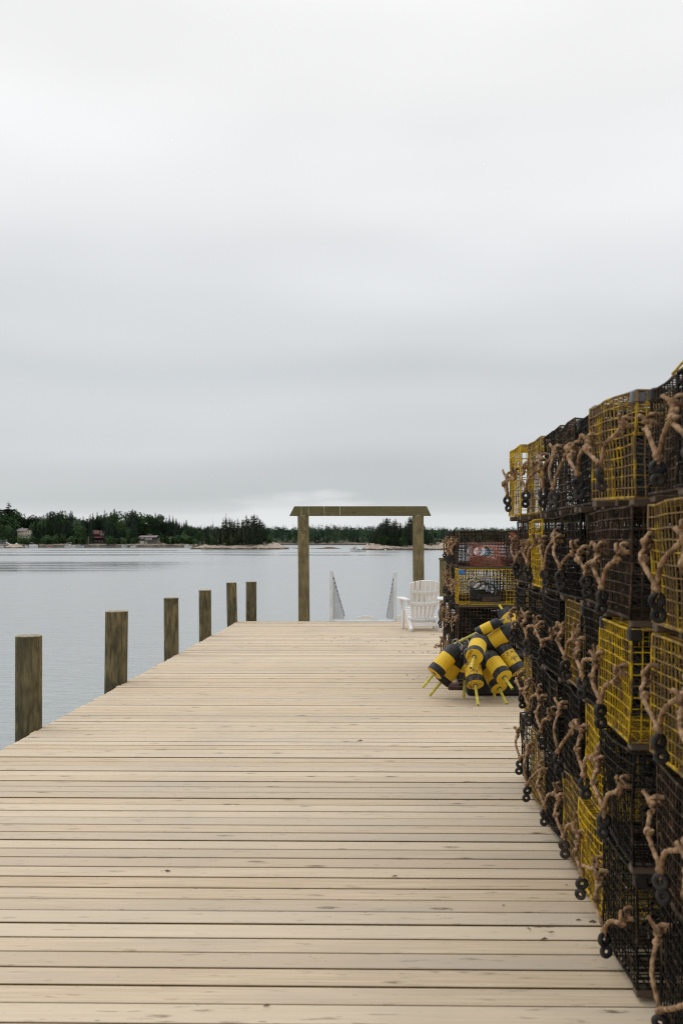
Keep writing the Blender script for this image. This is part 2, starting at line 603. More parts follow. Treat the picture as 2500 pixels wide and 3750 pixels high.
M['alu_dark'] = mat_noisy('shaded_aluminium', (.42, .425, .42), (.34, .34, .34), 6, .5, metal=.2)  # aluminium again, with the shade of the grey bars put into its colour
M['rust'] = mat_noisy('rusty_steel', (.11, .048, .034), (.06, .035, .03), 12, .8)


def mat_buoy(name, wear):
    n = NT(name)
    t = n.node('ShaderNodeTexCoord'); s = n.node('ShaderNodeSeparateXYZ')
    n.l.new(t.outputs['Object'], s.inputs[0])
    v = n.coord('Object', rnd=True)
    nz = n.noise(v, 30, 3)
    z = n.math('ADD', s.outputs['Z'], n.math('MULTIPLY', n.math('SUBTRACT', nz, .5), .004))
    yel = n.mix(n.rng(n.noise(v, 6, 4), .3, .7), (.70, .47, .018), (.64, .38, .014))
    f = n.noise(v, 16, 5, .7)
    yel = n.mix(n.rng(f, wear, wear + .08, 0, .85), yel, (.11, .065, .03))
    blk = n.mix(n.rng(n.noise(v, 14, 5, .65), .4, .75), (.010, .0105, .012), (.036, .037, .04))
    a = n.math('MULTIPLY', n.math('GREATER_THAN', z, .003), n.math('LESS_THAN', z, .078))
    b = n.math('GREATER_THAN', z, .232)
    c = n.mix(n.math('MAXIMUM', a, b), yel, blk)
    fw = n.noise(n.coord('Object', (1, 1, .5), rnd=True), 45, 4, .7)
    c = n.mix(n.rng(fw, wear + .02, wear + .06, 0, .7), c, (.10, .075, .035))
    n.bump(nz, .15, .003)
    return n.fin(c, .5, 0, .35)


M['buoy'] = mat_buoy('buoy_paint', .66)
M['buoy_worn'] = mat_buoy('worn_buoy_paint', .52)
M['stick'] = mat_noisy('yellow_handle', (.62, .53, .07), (.42, .38, .05), 15, .6)
M['hole'] = mat_noisy('dark_hollow', (.01, .01, .008), (.02, .02, .015), 10, .9)
M['ink'] = mat_noisy('black_ink', (.02, .012, .005), (.05, .03, .01), 60, .7)
M['twine'] = mat_noisy('grey_twine', (.42, .40, .36), (.25, .22, .19), 60, .95, bump=.5)
M['swivel'] = mat_noisy('dark_swivel', (.03, .035, .045), (.16, .17, .19), 40, .45)
M['crate'] = mat_noisy('black_crate', (.010, .010, .010), (.018, .017, .016), 6, .6)


def mat_leaf(name, c1, c2, c3):
    n = NT(name)
    oi = n.node('ShaderNodeObjectInfo')
    v = n.coord('Object', rnd=True)
    f = n.noise(v, .55, 3, .6)
    c = n.mix(n.rng(f, .35, .65), c1, c2)
    f2 = n.noise(v, 2.2, 2, .5)
    c = n.mix(n.rng(f2, .5, .72), c, c3)
    c = n.mix(n.rng(oi.outputs['Random'], 0, 1, 0, .35, False), c, c2)
    return n.fin(c, .8, 0, .15)


M['spruce'] = mat_leaf('spruce_needles', (.055, .088, .052), (.034, .062, .044), (.088, .122, .064))
M['spruce_i'] = mat_leaf('island_spruce_needles', (.060, .086, .048), (.036, .060, .040), (.105, .128, .072))
M['grey_spruce'] = mat_leaf('lichened_needles', (.12, .145, .085), (.07, .09, .055), (.17, .18, .12))
M['leaf'] = mat_leaf('broad_leaves', (.052, .098, .032), (.032, .064, .026), (.082, .132, .042))
M['far_leaf'] = mat_leaf('far_woods', (.035, .062, .038), (.022, .042, .030), (.055, .085, .048))
M['pine'] = mat_leaf('pine_needles', (.032, .060, .038), (.014, .030, .020), (.035, .060, .032))
M['bark'] = mat_noisy('grey_bark', (.13, .115, .095), (.06, .05, .042), 2, .9)


def mat_rock(name, hi, lo, weed, z0, z1):
    n = NT(name)
    g = n.node('ShaderNodeNewGeometry'); s = n.node('ShaderNodeSeparateXYZ')
    n.l.new(g.outputs['Position'], s.inputs[0])
    v = n.coord('Object')
    f = n.noise(v, .8, 6, .65, .4)
    c = n.mix(n.rng(f, .35, .65), hi, lo)
    cr = n.noise(n.coord('Object', (1.2, 1.2, .35)), 1.6, 4, .7)
    c = n.mix(n.rng(cr, .56, .64, 0, .8), c, (.11, .085, .065))
    z = n.math('ADD', s.outputs['Z'], n.math('MULTIPLY', n.math('SUBTRACT', n.noise(v, .5, 4), .5), 1.5))
    c = n.mix(n.rng(z, z0, z1, 1, 0), c, weed)
    n.bump(f, .8, .3)
    return n.fin(c, .85, 0, .2)


WZ = -2.2
M['rock'] = mat_rock('granite_shore', (.52, .44, .37), (.34, .275, .22), (.04, .028, .017), WZ + .25, WZ + .85)
M['rock_left'] = mat_rock('far_granite_shore', (.30, .25, .205), (.12, .09, .065), (.030, .026, .02), WZ + .35, WZ + 1.0)
M['ledge'] = mat_noisy('weedy_ledge', (.17, .105, .065), (.09, .06, .04), .6, .9)
M['forest_floor'] = mat_noisy('forest_floor', (.045, .06, .025), (.075, .085, .035), .3, .95)


def mat_water():
    n = NT('sea_water')
    g = n.node('ShaderNodeNewGeometry'); s = n.node('ShaderNodeSeparateXYZ')
    n.l.new(g.outputs['Position'], s.inputs[0])
    P = g.outputs['Position']

    def mapped(sc, loc=(0, 0, 0)):
        m = n.node('ShaderNodeMapping'); m.inputs['Scale'].default_value = sc; m.inputs['Location'].default_value = loc
        n.l.new(P, m.inputs[0]); return m.outputs[0]
    X, Y = s.outputs['X'], s.outputs['Y']
    h1 = n.noise(mapped((.55, 1.15, 1)), 2.6, 4, .55, .4)
    h2 = n.noise(mapped((.3, .8, 1)), .8, 3, .5, .2)
    hh = n.math('ADD', n.math('MULTIPLY', h1, .075), n.math('MULTIPLY', h2, .07))
    # calm slicks: narrow bands far out
    wob = n.math('MULTIPLY', n.math('SUBTRACT', n.noise(mapped((.012, .0, 0)), 1.0, 3), .5), 14.0)
    yy = n.math('ADD', Y, wob)
    wx = n.noise(mapped((.012, .02, 1), (5, 2, 0)), 1.0, 2)

    def band(y0, y1, soft):
        a = n.rng(yy, y0 - soft, y0 + soft); b = n.rng(yy, y1 - soft, y1 + soft, 1, 0)
        return n.math('MULTIPLY', a, b)
    b1 = n.math('MULTIPLY', band(236, 250, 4), n.rng(X, -6, 6, 1, 0))
    b1 = n.math('MULTIPLY', b1, n.rng(wx, .30, .42))
    b3 = n.math('MULTIPLY', band(290, 298, 3), n.rng(X, 10, -6, 0, 1))
    b4 = n.math('MULTIPLY', band(330, 344, 5), n.rng(wx, .42, .55))
    b5 = n.math('MULTIPLY', band(430, 520, 20), n.rng(X, -20, -70))
    # streaked dark patch on the left
    st = n.noise(mapped((.035, .55, 1)), 1.0, 4, .6)
    b2 = n.math('MULTIPLY', band(112, 172, 14), n.rng(X, -14, -44))
    b2 = n.math('MULTIPLY', b2, n.rng(st, .36, .54))
    st2 = n.noise(mapped((.02, .25, 1), (9, 3, 0)), 1.0, 4, .6)
    b6 = n.math('MULTIPLY', n.rng(Y, 60, 110), n.rng(st2, .60, .72, 0, .35))
    calm = b1
    for q in (b2, b3, b4, b5, b6): calm = n.math('MAXIMUM', calm, q)
    strength = n.math('SUBTRACT', 1.0, n.math('MULTIPLY', calm, .96))
    n.bump(hh, strength, 1.0)
    n.b.inputs['IOR'].default_value = 1.333
    r = n.rng(calm, 0, 1, .22, .04)
    return n.fin((.32, .345, .35), r)


M['water'] = mat_water()

# ------------------------------------------------------------------ sea
b = MB()
b.add([(-6000, -300, WZ), (6000, -300, WZ), (6000, 9000, WZ), (-6000, 9000, WZ)], [(0, 1, 2, 3)])
sea = b.build('sea', M['water'], kind='structure')

# ------------------------------------------------------------------ pier deck
b = MB()
PITCH, XL, XR = .1475, -3.035, 3.9
y = 3.528 - 40 * PITCH
rr = random.Random(3)
yend = 20.02
i = 0
while y < yend - .05:
    gap = rr.choice([.012, .014, .016, .016, .017, .018, .020]) if rr.random() > .07 else .004
    y1 = min(y + PITCH, yend)
    dz = rr.uniform(-.0022, .0022); sl = rr.uniform(-.0012, .0012)
    xl = XL + rr.uniform(-.014, .012)
    x = xl
    z0, z1 = -.038, dz
    B = .0035
    ya, yb = y + gap / 2, y1 - gap / 2
    # rounded-edge board with a slight sag along its length
    nseg = 10
    prof = [(ya, z0), (ya, z1 - B), (ya + B * .4, z1 - B * .35), (ya + B * 1.4, z1), ((ya + yb) / 2, z1 + .0007 + sl), (yb - B * 1.4, z1),
            (yb - B * .4, z1 - B * .35), (yb, z1 - B), (yb, z0)]
    ph = rr.uniform(0, 6); am = rr.uniform(0, .0016)
    vs = []
    for k in range(nseg + 1):
        xx = xl + (XR - xl) * k / nseg
        oy = am * sin(ph + 3.0 * k / nseg)
        for (py_, pz_) in prof: vs.append((xx, py_ + oy, pz_))
    np_ = len(prof); fs = []
    for k in range(nseg):
        for q in range(np_):
            fs.append((k * np_ + q, k * np_ + (q + 1) % np_, (k + 1) * np_ + (q + 1) % np_, (k + 1) * np_ + q))
    fs.append(tuple(range(np_))[::-1]); fs.append(tuple(nseg * np_ + q for q in range(np_)))
    rv = rr.random(); b.add(vs, fs, 0, False, rv)
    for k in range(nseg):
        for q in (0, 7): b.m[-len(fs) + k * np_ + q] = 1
    y = y1; i += 1
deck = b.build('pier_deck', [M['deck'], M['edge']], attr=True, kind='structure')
b = MB()
xj = XL + .10
while xj < XR:
    b.box(xj - .035, xj + .035, -2.6, yend - .06, -.28, -.0385)
    xj += .6
for yj in (1.2, 5, 8.7, 11.5, 14.4, 17, 19.6):
    b.box(XL + .12, XR - .1, yj - .1, yj + .1, -.56, -.281)
b.box(XL + .06, XR, yend - .055, yend - .01, -.30, -.0385)
b.build('pier_frame', M['joist'], kind='structure')


# ------------------------------------------------------------------ pilings
def pile_mesh(rad, z0, z1, seed, lean=(0, 0), taper=.96):
    q = MB(); n = 28; vs = []; L = 18
    for i in range(L + 1):
        t = i / L; z = z0 + (z1 - z0) * t
        r = rad * (1 + (taper - 1) * t)
        for k in range(n):
            a_ = 2 * pi * k / n
            rr_ = r * (1 + .03 * noise.noise(Vector((cos(a_) * 1.3 + seed * 9, sin(a_) * 1.3, z * .8))) + .012 * noise.noise(Vector((cos(a_) * 6 + seed, sin(a_) * 6, z * 2))))
            vs.append((rr_ * cos(a_) + lean[0] * (z), rr_ * sin(a_) + lean[1] * z, z))
    fs = []
    for i in range(L):
        for k in range(n):
            fs.append((i * n + k, i * n + (k + 1) % n, (i + 1) * n + (k + 1) % n, (i + 1) * n + k))
    q.add(vs, fs, 0, True)
    top = []
    for k in range(n):
        v = Vector(vs[L * n + k]); top.append(v)
    c = sum(top, Vector()) / n
    ring2 = [c + (v - c) * .93 + Vector((0, 0, .008)) for v in top]
    q.add(top + ring2, [(k, (k + 1) % n, n + (k + 1) % n, n + k) for k in range(n)] + [tuple(range(n, 2 * n))], 1, False)
    return q


piles = [  # px centre, X or None, depth, diameter px, top py, label, lean
    (106, 8.72, 97, 2329, 'thick brown wooden piling nearest the camera on the left', (0, 0)),
    (426, 11.5, 82, 2239, 'grey green piling with a chewed top rim, second from the camera', (.012, 0)),
    (628, 14.35, 54, 2190, 'dark brown piling third from the camera along the left deck edge', (-.004, 0)),
    (751.5, 17.05, 45, 2162, 'brown piling fourth from the camera along the left deck edge', (-.006, 0)),
    (849.5, 19.85, 38, 2134, 'slim leaning piling fifth from the camera at the far left deck corner', (-.02, 0)),
    (920, 20.35, 39.5, 2131, 'short piling standing behind the far end of the deck, left of the gateway', (0, 0))]
for k, (px, d, wpx, topy, lab, lean) in enumerate(piles):
    p = at(px, 2275, d)
    zt = EYE - (topy - CY) * d / F
    q = pile_mesh(wpx * d / F / 2 * 1.02, -4.5, zt, k + 1, lean)
    o = q.build('piling', [M['pile'], M['endgrain']])
    o.location = (p.x - lean[0] * .3, p.y, 0)
    tag(o, lab, 'piling', 'wooden pilings along the deck edge')
# bits of weed on the second piling's rim
# ------------------------------------------------------------------ gateway
gd = 20.25
gl, gr_ = at(1111, 2275, gd), at(1531, 2275, gd)
zb0, zb1 = EYE - (1889.5 - CY) * gd / F, EYE - (1854.5 - CY) * gd / F
root = thing('timber_gateway', 'tall timber gateway of two round posts and a cap beam at the deck end', 'gateway', (0, gl.y, 0))
for k, (p, ln) in enumerate(((gl, (-.008, 0)), (gr_, (-.010, 0)))):
    q = pile_mesh(.119, -4.5, zb0, 20 + k, ln, .95)
    o = q.build('post', [M['gate'], M['endgrain']], root)
    o.location = (p.x + .012, 0, 0)
xa, xb, xc, xd = at(1061, 0, gd).x, at(1079, 0, gd).x, at(1561, 0, gd).x, at(1577, 0, gd).x
q = MB(); hy = .10
vs = [(x, y_, z) for y_ in (-hy, hy) for (x, z) in ((xa, zb0 + .001), (xd, zb0 + .001), (xc, zb1), (xb, zb1))]
q.add(vs, [(0, 1, 2, 3), (7, 6, 5, 4), (0, 4, 5, 1), (1, 5, 6, 2), (2, 6, 7, 3), (3, 7, 4, 0)])
o = q.build('beam', M['beam'], root)
md = o.modifiers.new('bev', 'BEVEL'); md.width = .006; md.segments = 2
# pale resin streaks running down the beam face
q = MB()
for px_, wd, zt, zb_ in ((1105, .006, 1, 0), (1131, .004, 1, 0), (1188, .012, 1, .80), (1189, .004, 1, 0), (1245, .005, 1, .05), (1219, .003, .2, .0)):
    x_ = at(px_, 0, gd).x; q = MB()
    z_a = zb0 + (zb1 - zb0) * zb_; z_b = zb0 + (zb1 - zb0) * zt - .004
    n_ = 7; vs = []
    for i in range(n_):
        zz = z_a + (z_b - z_a) * i / (n_ - 1); ww = wd * R.uniform(.5, 1.3); ox = R.uniform(-.003, .003)
        vs += [(x_ + ox - ww, -hy - .0022, zz), (x_ + ox + ww, -hy - .0022, zz)]
    q.add(vs, [(2 * i, 2 * i + 1, 2 * i + 3, 2 * i + 2) for i in range(n_ - 1)])
    q.build('resin_streak', M['resin'], root)

# square post at the right of the deck end
p = at(1627, 2275, 20.3)
root = thing('square_post', 'square olive timber post with a capped top behind the trap stack', 'post', (p.x, p.y, 0))
zt = EYE - (2047 - CY) * 20.3 / F
q = MB(); q.box(-.10, .10, -.10, .10, -4.5, zt - .02, bev=.008); q.build('post', M['gate'], root)
q = MB(); q.box(-.115, .115, -.115, .115, zt - .019, zt + .022, bev=.006); q.build('cap', M['beam'], root)

# ------------------------------------------------------------------ gangway
ga, gb = at(1213, 2275, 20.12), at(1445, 2275, 20.12)
yaw_g = radians(1.05)
root = thing('aluminium_gangway', 'aluminium gangway with two slatted railings sloping down from the deck end', 'gangway',
             ((ga.x + gb.x) / 2, ga.y, 0), (0, 0, yaw_g))
hw_ = (gb.x - ga.x) / 2
Lg, drop = 9.7, 1.62
q = MB()
q.beam((0, .05, -.05), (0, Lg, -.05 - drop), hw_ * 2 - .12, .05)
for k in range(60):
    yy = .1 + k * (Lg - .2) / 60
    q.box(-hw_ + .1, hw_ - .1, yy, yy + .03, -.02 - drop * yy / Lg - .002, -.008 - drop * yy / Lg)
q.build('walkway', M['alu'], root)
q = MB(); q.box(-hw_ - .0, hw_ + .0, -.22, .06, .004, .012); q.box(-hw_, hw_, .02, .06, .0125, .032)
q.build('threshold_plate', M['alu'], root)
for sgn in (-1, 1):
    r_ = MB()
    zt0 = 1.03 if sgn < 0 else 1.0
    r_.box(sgn * hw_ - .027, sgn * hw_ + .027, -.03, .03, -.35, zt0, bev=.008)
    r_.beam((sgn * hw_, .03, zt0 - .03), (sgn * hw_, Lg, zt0 - .03 - drop), .05, .05, bev=.008)
    r_.beam((sgn * hw_, .03, -.10), (sgn * hw_, Lg, -.10 - drop), .05, .10)
    ro = r_.build('railing', M['alu'], root)
    for k in range(1, 25):
        yy = k * Lg / 25.2
        zz = -drop * yy / Lg
        bb = MB(); bb.box(sgn * hw_ - .017, sgn * hw_ + .017, yy - .035, yy + .035, zz - .06, zz + zt0 - .052)
        bb.build('baluster', M['alu_dark'] if k % 2 else M['alu'], ro)  # odd bars added in between, their shade painted as darker grey
        if k % 2: continue
        cp = MB(); cp.box(sgn * hw_ - .022 - (.006 if sgn > 0 else 0), sgn * hw_ + .022 + (.006 if sgn < 0 else 0), yy - .04, yy + .04, zz + zt0 - .085, zz + zt0 - .058)
        cp.build('baluster_clip', M['plastic_bk'], ro)

# float the chairs stand on
FZ = -1.80
q = MB()
for k in range(46): q.box(-3.6, 2.6, 28.6 + k * .15, 28.742 + k * .15, FZ - .04, FZ, a=R.random())
fl = q.build('floating_dock', [M['deck']], attr=True)
tag(fl, 'wooden floating dock at the foot of the gangway under the low white chairs', 'floating dock')
q = MB(); q.box(-3.58, 2.58, 28.62, 35.4, FZ - .55, FZ - .042); q.build('float_hull', M['plastic_bk'], fl)


# ------------------------------------------------------------------ adirondack chair
def make_chair(label, loc, rz):
    t = thing('adirondack_chair', label, 'chair', loc, (0, 0, rz), 'white slatted garden chairs')
    # chair faces +Y ; back towards -Y. seat plane slopes down to the back
    W2 = .27
    q = MB()
    for s_ in (-1, 1):   # seat stringers reaching back to the deck
        q.beam((s_ * .245, -.43, .03), (s_ * .245, .33, .34), .032, .105, bev=.004)
    q.box(-.245, .245, -.335, -.31, .09, .15)
    q.build('leg_frame', M['white'], t)
    for s_ in (-1, 1):
        q = MB(); q.box(s_ * .285 - .02, s_ * .285 + .02, .22, .32, 0, .555, bev=.005); q.build('leg', M['white'], t)
        q = MB()
        q.obox(Vector((s_ * .265, -.40, .065)), Vector((1, 0, 0)), Vector((0, .88, .47)).normalized(), Vector((0, -.47, .88)).normalized(), .022, .085, .045, bev=.004)
        q.build('leg', M['white'], t)
    q = MB()
    for k in range(5):
        yy = -.14 + k * .1; zz = .235 + (yy + .14) * .36
        q.beam((-W2, yy, zz), (W2, yy, zz), .085, .022, up=Vector((0, -.34, .94)), bev=.004)
    q.box(-.27, .27, .35, .372, .25, .385, bev=.004)
    q.build('seat', M['white'], t)
    # back: six fanned slats leaning back
    base = Vector((0, -.155, .16)); lean = Vector((0, -.40, .92)).normalized()
    q = MB(); ns = 6; Hh = .80
    nrm = Vector((0, .92, .40)).normalized()
    def P(u, v, dn=0):  # u across, v up the back
        curve = -.055 * (1 - (u / .28) ** 2)
        return base + Vector((u, 0, 0)) + lean * v + nrm * (curve + dn + .05)
    for k in range(ns):
        b0 = -.20 + k * .4 / ns; b1 = -.20 + (k + 1) * .4 / ns - .012
        t0 = -.275 + k * .55 / ns; t1 = -.275 + (k + 1) * .55 / ns - .014
        nv = 8; vs = []
        for j in range(nv + 1):
            for ui in range(3):
                tt = j / nv
                uu_t = t0 + (t1 - t0) * ui / 2
                topv = .665 + .165 * sqrt(max(0, 1 - (uu_t / .315) ** 2))
                v_ = topv * tt
                w_ = min(1, v_ / .62)
                u_ = (b0 + (b1 - b0) * ui / 2) * (1 - w_) + uu_t * w_
                vs.append(P(u_, v_, .009))
        back = [v_ - nrm * .019 for v_ in vs]
        n3 = len(vs); fs = []
        for j in range(nv):
            for ui in range(2):
                a_ = j * 3 + ui
                fs.append((a_, a_ + 3, a_ + 4, a_ + 1)); fs.append((n3 + a_, n3 + a_ + 1, n3 + a_ + 4, n3 + a_ + 3))
            a_ = j * 3
            fs.append((a_, n3 + a_, n3 + a_ + 3, a_ + 3)); fs.append((a_ + 2, a_ + 5, n3 + a_ + 5, n3 + a_ + 2))
        for ui in range(2):
            a_ = nv * 3 + ui
            fs.append((a_, n3 + a_, n3 + a_ + 1, a_ + 1)); fs.append((ui, ui + 1, n3 + ui + 1, n3 + ui))
        q.add(vs + back, fs)
    q.build('backrest', M['white'], t)
    q = MB()
    def batten(v, hw2, hh, th):
        n_ = 12; vs = []
        for i in range(n_ + 1):
            u_ = -hw2 + 2 * hw2 * i / n_
            for dn in (-.012, -.012 - th):
                for dvv in (-hh, hh):
                    vs.append(P(u_, v + dvv, dn))
        fs = []
        for i in range(n_):
            a_ = i * 4
            fs += [(a_, a_ + 1, a_ + 5, a_ + 4), (a_ + 2, a_ + 6, a_ + 7, a_ + 3), (a_ + 1, a_ + 3, a_ + 7, a_ + 5), (a_, a_ + 4, a_ + 6, a_ + 2)]
        fs += [(0, 2, 3, 1), (n_ * 4, n_ * 4 + 1, n_ * 4 + 3, n_ * 4 + 2)]
        q.add(vs, fs)
    batten(.60, .262, .022, .022)
    batten(.375, .30, .028, .05)
    batten(.035, .262, .028, .035)
    q.box(-.28, .28, -.318, -.292, .10, .14, bev=.004)
    q.build('back_batten', M['white'], t)
    for s_ in (-1, 1):   # arms: wide paddle at the front
        pts = []
        prof = [(-.40, .045), (-.30, .05), (-.1, .058), (.1, .07), (.25, .078), (.34, .072), (.385, .045)]
        q = MB(); vs = []
        for (yy, hw2) in prof:
            cx_ = s_ * (.315 + .012 * (yy + .4))
            for z_ in (.556, .582):
                vs += [(cx_ - hw2, yy, z_), (cx_ + hw2, yy, z_)]
        fs = []
        for i in range(len(prof) - 1):
            a_ = i * 4
            fs += [(a_, a_ + 4, a_ + 5, a_ + 1), (a_ + 2, a_ + 3, a_ + 7, a_ + 6), (a_, a_ + 2, a_ + 6, a_ + 4), (a_ + 1, a_ + 5, a_ + 7, a_ + 3)]
        n_ = (len(prof) - 1) * 4
        fs += [(0, 1, 3, 2), (n_, n_ + 2, n_ + 3, n_ + 1)]
        q.add(vs, fs)
        arm = q.build('armrest', M['white'], t)
        md = arm.modifiers.new('b', 'BEVEL'); md.width = .007; md.segments = 2; md.limit_method = 'ANGLE'
        q = MB()
        vs = [(s_ * .315, .25, .555), (s_ * .315, .35, .555), (s_ * .315, .30, .36), (s_ * .315, .265, .36)]
        vs = [(x_ - .016, y_, z_) for x_, y_, z_ in vs] + [(x_ + .016 + (.05 if i < 2 else 0), y_, z_) for i, (x_, y_, z_) in enumerate(vs)]
        q.add(vs, [(0, 1, 2, 3), (7, 6, 5, 4), (0, 4, 5, 1), (1, 5, 6, 2), (2, 6, 7, 3), (3, 7, 4, 0)])
        q.build('arm_bracket', M['white'], t)
    return t


# place so that the rear feet sit at py 2313
p = at(1543, 2313, F * EYE / (2313 - CY))
ch = make_chair('white slatted garden chair seen from behind on the deck by the right gatepost', (p.x, p.y + .40, 0), radians(9))
p2 = at(1690, 2313, F * EYE / (2313 - CY))
c2 = copy_tree(ch); c2.location = (p2.x + .075, p2.y + .45, 0)
c2['label'] = 'white chair showing only its armrest beside the far trap stack'
for (pxx, dd, lab) in ((1335, 33, 'white chair on the floating dock, only its fan back top seen between the railings'),
                       (1478, 33.5, 'low white chair on the floating dock, half hidden behind the chair on the deck')):
    c3 = copy_tree(ch); q3 = at(pxx, 2275, dd)
    c3.location = (q3.x, q3.y + .4, FZ); c3.rotation_euler = (0, 0, radians(3)); c3['label'] = lab

# ------------------------------------------------------------------ lobster traps
TL, TW, TH, RZ, CELL = 1.20, .545, .40, .03, .04


def warp_fn(seed, amp):
    def fn(p):
        q = Vector((p.x * 2.1 + seed * 7, p.y * 3.0, p.z * 3.0 + seed))
        d = noise.noise_vector(q) * amp
        q2 = Vector((p.x * 9 + seed, p.y * 9, p.z * 9))
        d += noise.noise_vector(q2) * amp * .22
        return Vector((p.x + d.x * .8, p.y + d.y * .7, p.z + d.z * (.6 if p.z > .08 else .1)))
    return fn


def cage_mesh(seed, amp, w=.0042):
    q = MB(); r = random.Random(seed); fn = warp_fn(seed, amp)

    def wire(a_, b_, seg):
        a_ = Vector(a_); b_ = Vector(b_)
        pts = [fn(a_.lerp(b_, i / seg)) + Vector((r.uniform(-1, 1), r.uniform(-1, 1), r.uniform(-1, 1))) * .0012 for i in range(seg + 1)]
        q.bar(pts, w)
    y0, y1, z0, z1 = -TW / 2, TW / 2, RZ, RZ + TH
    OX0, OX1, OZ = .12, .52, RZ + 7 * CELL
    nx = 30
    for i in range(nx + 1):
        x = i * CELL
        op = OX0 < x < OX1
        for yy in (y0, y1):
            wire((x, yy, OZ if op else z0), (x, yy, z1), 2 if op else 3)
        wire((x, y0, z1), (x, y1, z1), 4)
        wire((x, y0, z0), (x, y1, z0), 2)
    e = w * .9
    nz = 10; ny = 14
    for k in range(nz + 1):
        z = z0 + k * CELL
        for sgn, yy in ((-1, y0 + e), (1, y1 - e)):
            if z < OZ - .01 and k > 0:
                wire((0, yy, z), (OX0, yy, z), 1); wire((OX1, yy, z), (TL, yy, z), 5)
            else:
                wire((0, yy, z), (TL, yy, z), 8)
        for xx in (e * .5 - .003, TL + .003):
            wire((xx, y0, z), (xx, y1, z), 4)
    for k in range(1, ny):
        yy = y0 + k * TW / ny
        wire((0, yy, z1 - e), (TL, yy, z1 - e), 8)
        wire((0, yy, z0 + e), (TL, yy, z0 + e), 3)
        for xx in (.0, TL):
            wire((xx, yy, z0), (xx, yy, z1), 3)
    # thicker doubled wire along the corners
    for yy in (y0, y1):
        for xx in (0, TL):
            a_ = [fn(Vector((xx, yy, z0 + (z1 - z0) * i / 6))) + Vector((r.uniform(-1, 1), r.uniform(-1, 1), 0)) * .002 for i in range(7)]
            q.tube(a_, lambda t: .0055 + .002 * noise.noise(Vector((t * 9, seed, 0))), 5)
        a_ = [fn(Vector((TL * i / 12, yy, z1))) + Vector((0, r.uniform(-1, 1), r.uniform(-1, 1))) * .0015 for i in range(13)]
        q.tube(a_, .0045, 5)
    a_ = [fn(Vector((0, y0 + TW * i / 6, z1))) for i in range(7)]; q.tube(a_, .005, 5)
    a_ = [fn(Vector((0, y0 + TW * i / 6, z0 + .003))) for i in range(7)]; q.tube(a_, .006, 5)
    # weed and mud clots on the wires
    for k in range(70):
        x = r.choice([0, r.uniform(0, TL)]); yy = r.choice([y0, y1]) if x else r.uniform(y0, y1); z = r.uniform(z0, z1)
        c = fn(Vector((round(x / CELL) * CELL, yy, z0 + round((z - z0) / CELL) * CELL)))
        s_ = r.uniform(.004, .009)
        q.add([c + Vector(v_) * s_ * r.uniform(.7, 1.3) for v_ in ((1, 0, 0), (-1, 0, 0), (0, 1, 0), (0, -1, 0), (0, 0, 1), (0, 0, -1))],
              [(0, 2, 4), (2, 1, 4), (1, 3, 4), (3, 0, 4), (2, 0, 5), (1, 2, 5), (3, 1, 5), (0, 3, 5)])
    return q.mesh('wire_cage', M['w_black'])


def funnel(q, rect, ring_c, ring_u, ring_v, rad, n=36, steps=6, w=.0024, sag=.03):
    """diamond netting from a rectangle (4 corners) to a ring"""
    P_ = []
    for k in range(n):
        t = k / n * 4; i = int(t); f = t - i
        P_.append(Vector(rect[i]).lerp(Vector(rect[(i + 1) % 4]), f))
    c0 = sum(P_, Vector()) / n

    def Q(k, t):
        kk = k % n
        i0 = int(math.floor(kk)) % n; f = kk - math.floor(kk)
        a_ = P_[i0].lerp(P_[(i0 + 1) % n], f)
        ang = 2 * pi * kk / n + pi / 4 + pi
        rg = Vector(ring_c) + Vector(ring_u) * (rad * cos(ang)) + Vector(ring_v) * (rad * sin(ang))
        p = a_.lerp(rg, t)
        p.z -= sag * sin(pi * t)
        return p
    sh = 2.6
    for k in range(n):
        for sg in (-1, 1):
            pts = [Q(k + sg * sh * j / steps * 1.0, j / steps) for j in range(steps + 1)]
            for j in range(steps):
                q.bar([pts[j], pts[j + 1]], w, n=3)
    q.tube([Q(k, 1.0) for k in range(0, n, 2)], .004, 5, closed=True)


def net_mesh(seed):
    q = MB()
    y0, y1, z0, z1 = -TW / 2 + .006, TW / 2 - .006, RZ + .008, RZ + 7 * CELL
    for sg, yy in ((-1, y0), (1, y1)):
        rect = [(.12, yy, z0), (.52, yy, z0), (.52, yy, z1), (.12, yy, z1)]
        funnel(q, rect, (.33, sg * .07, .185), (1, 0, 0), (0, 0, .75), .095)
    rect = [(.60, y0 + .01, z0), (.60, y1 - .01, z0), (.60, y1 - .01, RZ + TH - .01), (.60, y0 + .01, RZ + TH - .01)]
    funnel(q, rect, (.92, 0, .17), (0, 1, 0), (0, 0, 1), .07, 40, 7)
    return q.mesh('net_head', M['net_black'])


def runner_mesh():
    q = MB()
    for yy in (-TW / 2 + .03, TW / 2 - .03):
        q.box(.0, TL, yy - .028, yy + .028, 0, RZ - .003, bev=.004)
    q.box(.02, TL - .02, -.02, .02, .004, RZ - .004)
    return q.mesh('runner', M['runner'])


def brick_mesh():
    q = MB()
    q.box(-.1, .1, -.05, .05, 0, .059, bev=.005)
    return q.mesh('weight_brick', M['brick'])


def coil_mesh():  # added rope tangle that fills a trap to darken its inside
    q = MB(); r = random.Random(77); pts = []
    c = Vector((.3, 0, RZ + .05)); 
    for i in range(300):
        a_ = i * .62 + r.uniform(-.25, .25)
        cx_ = .33 if i < 150 else .88
        rx, ry = r.uniform(.12, .24), r.uniform(.1, .235)
        pts.append((cx_ + rx * cos(a_), ry * sin(a_), RZ + .03 + .30 * ((i % 150) / 150) + r.uniform(-.02, .02)))
    q.tube(pts, .0075, 4, smooth=False)
    return q.mesh('dark_filler_coil', M['rope_dark'])


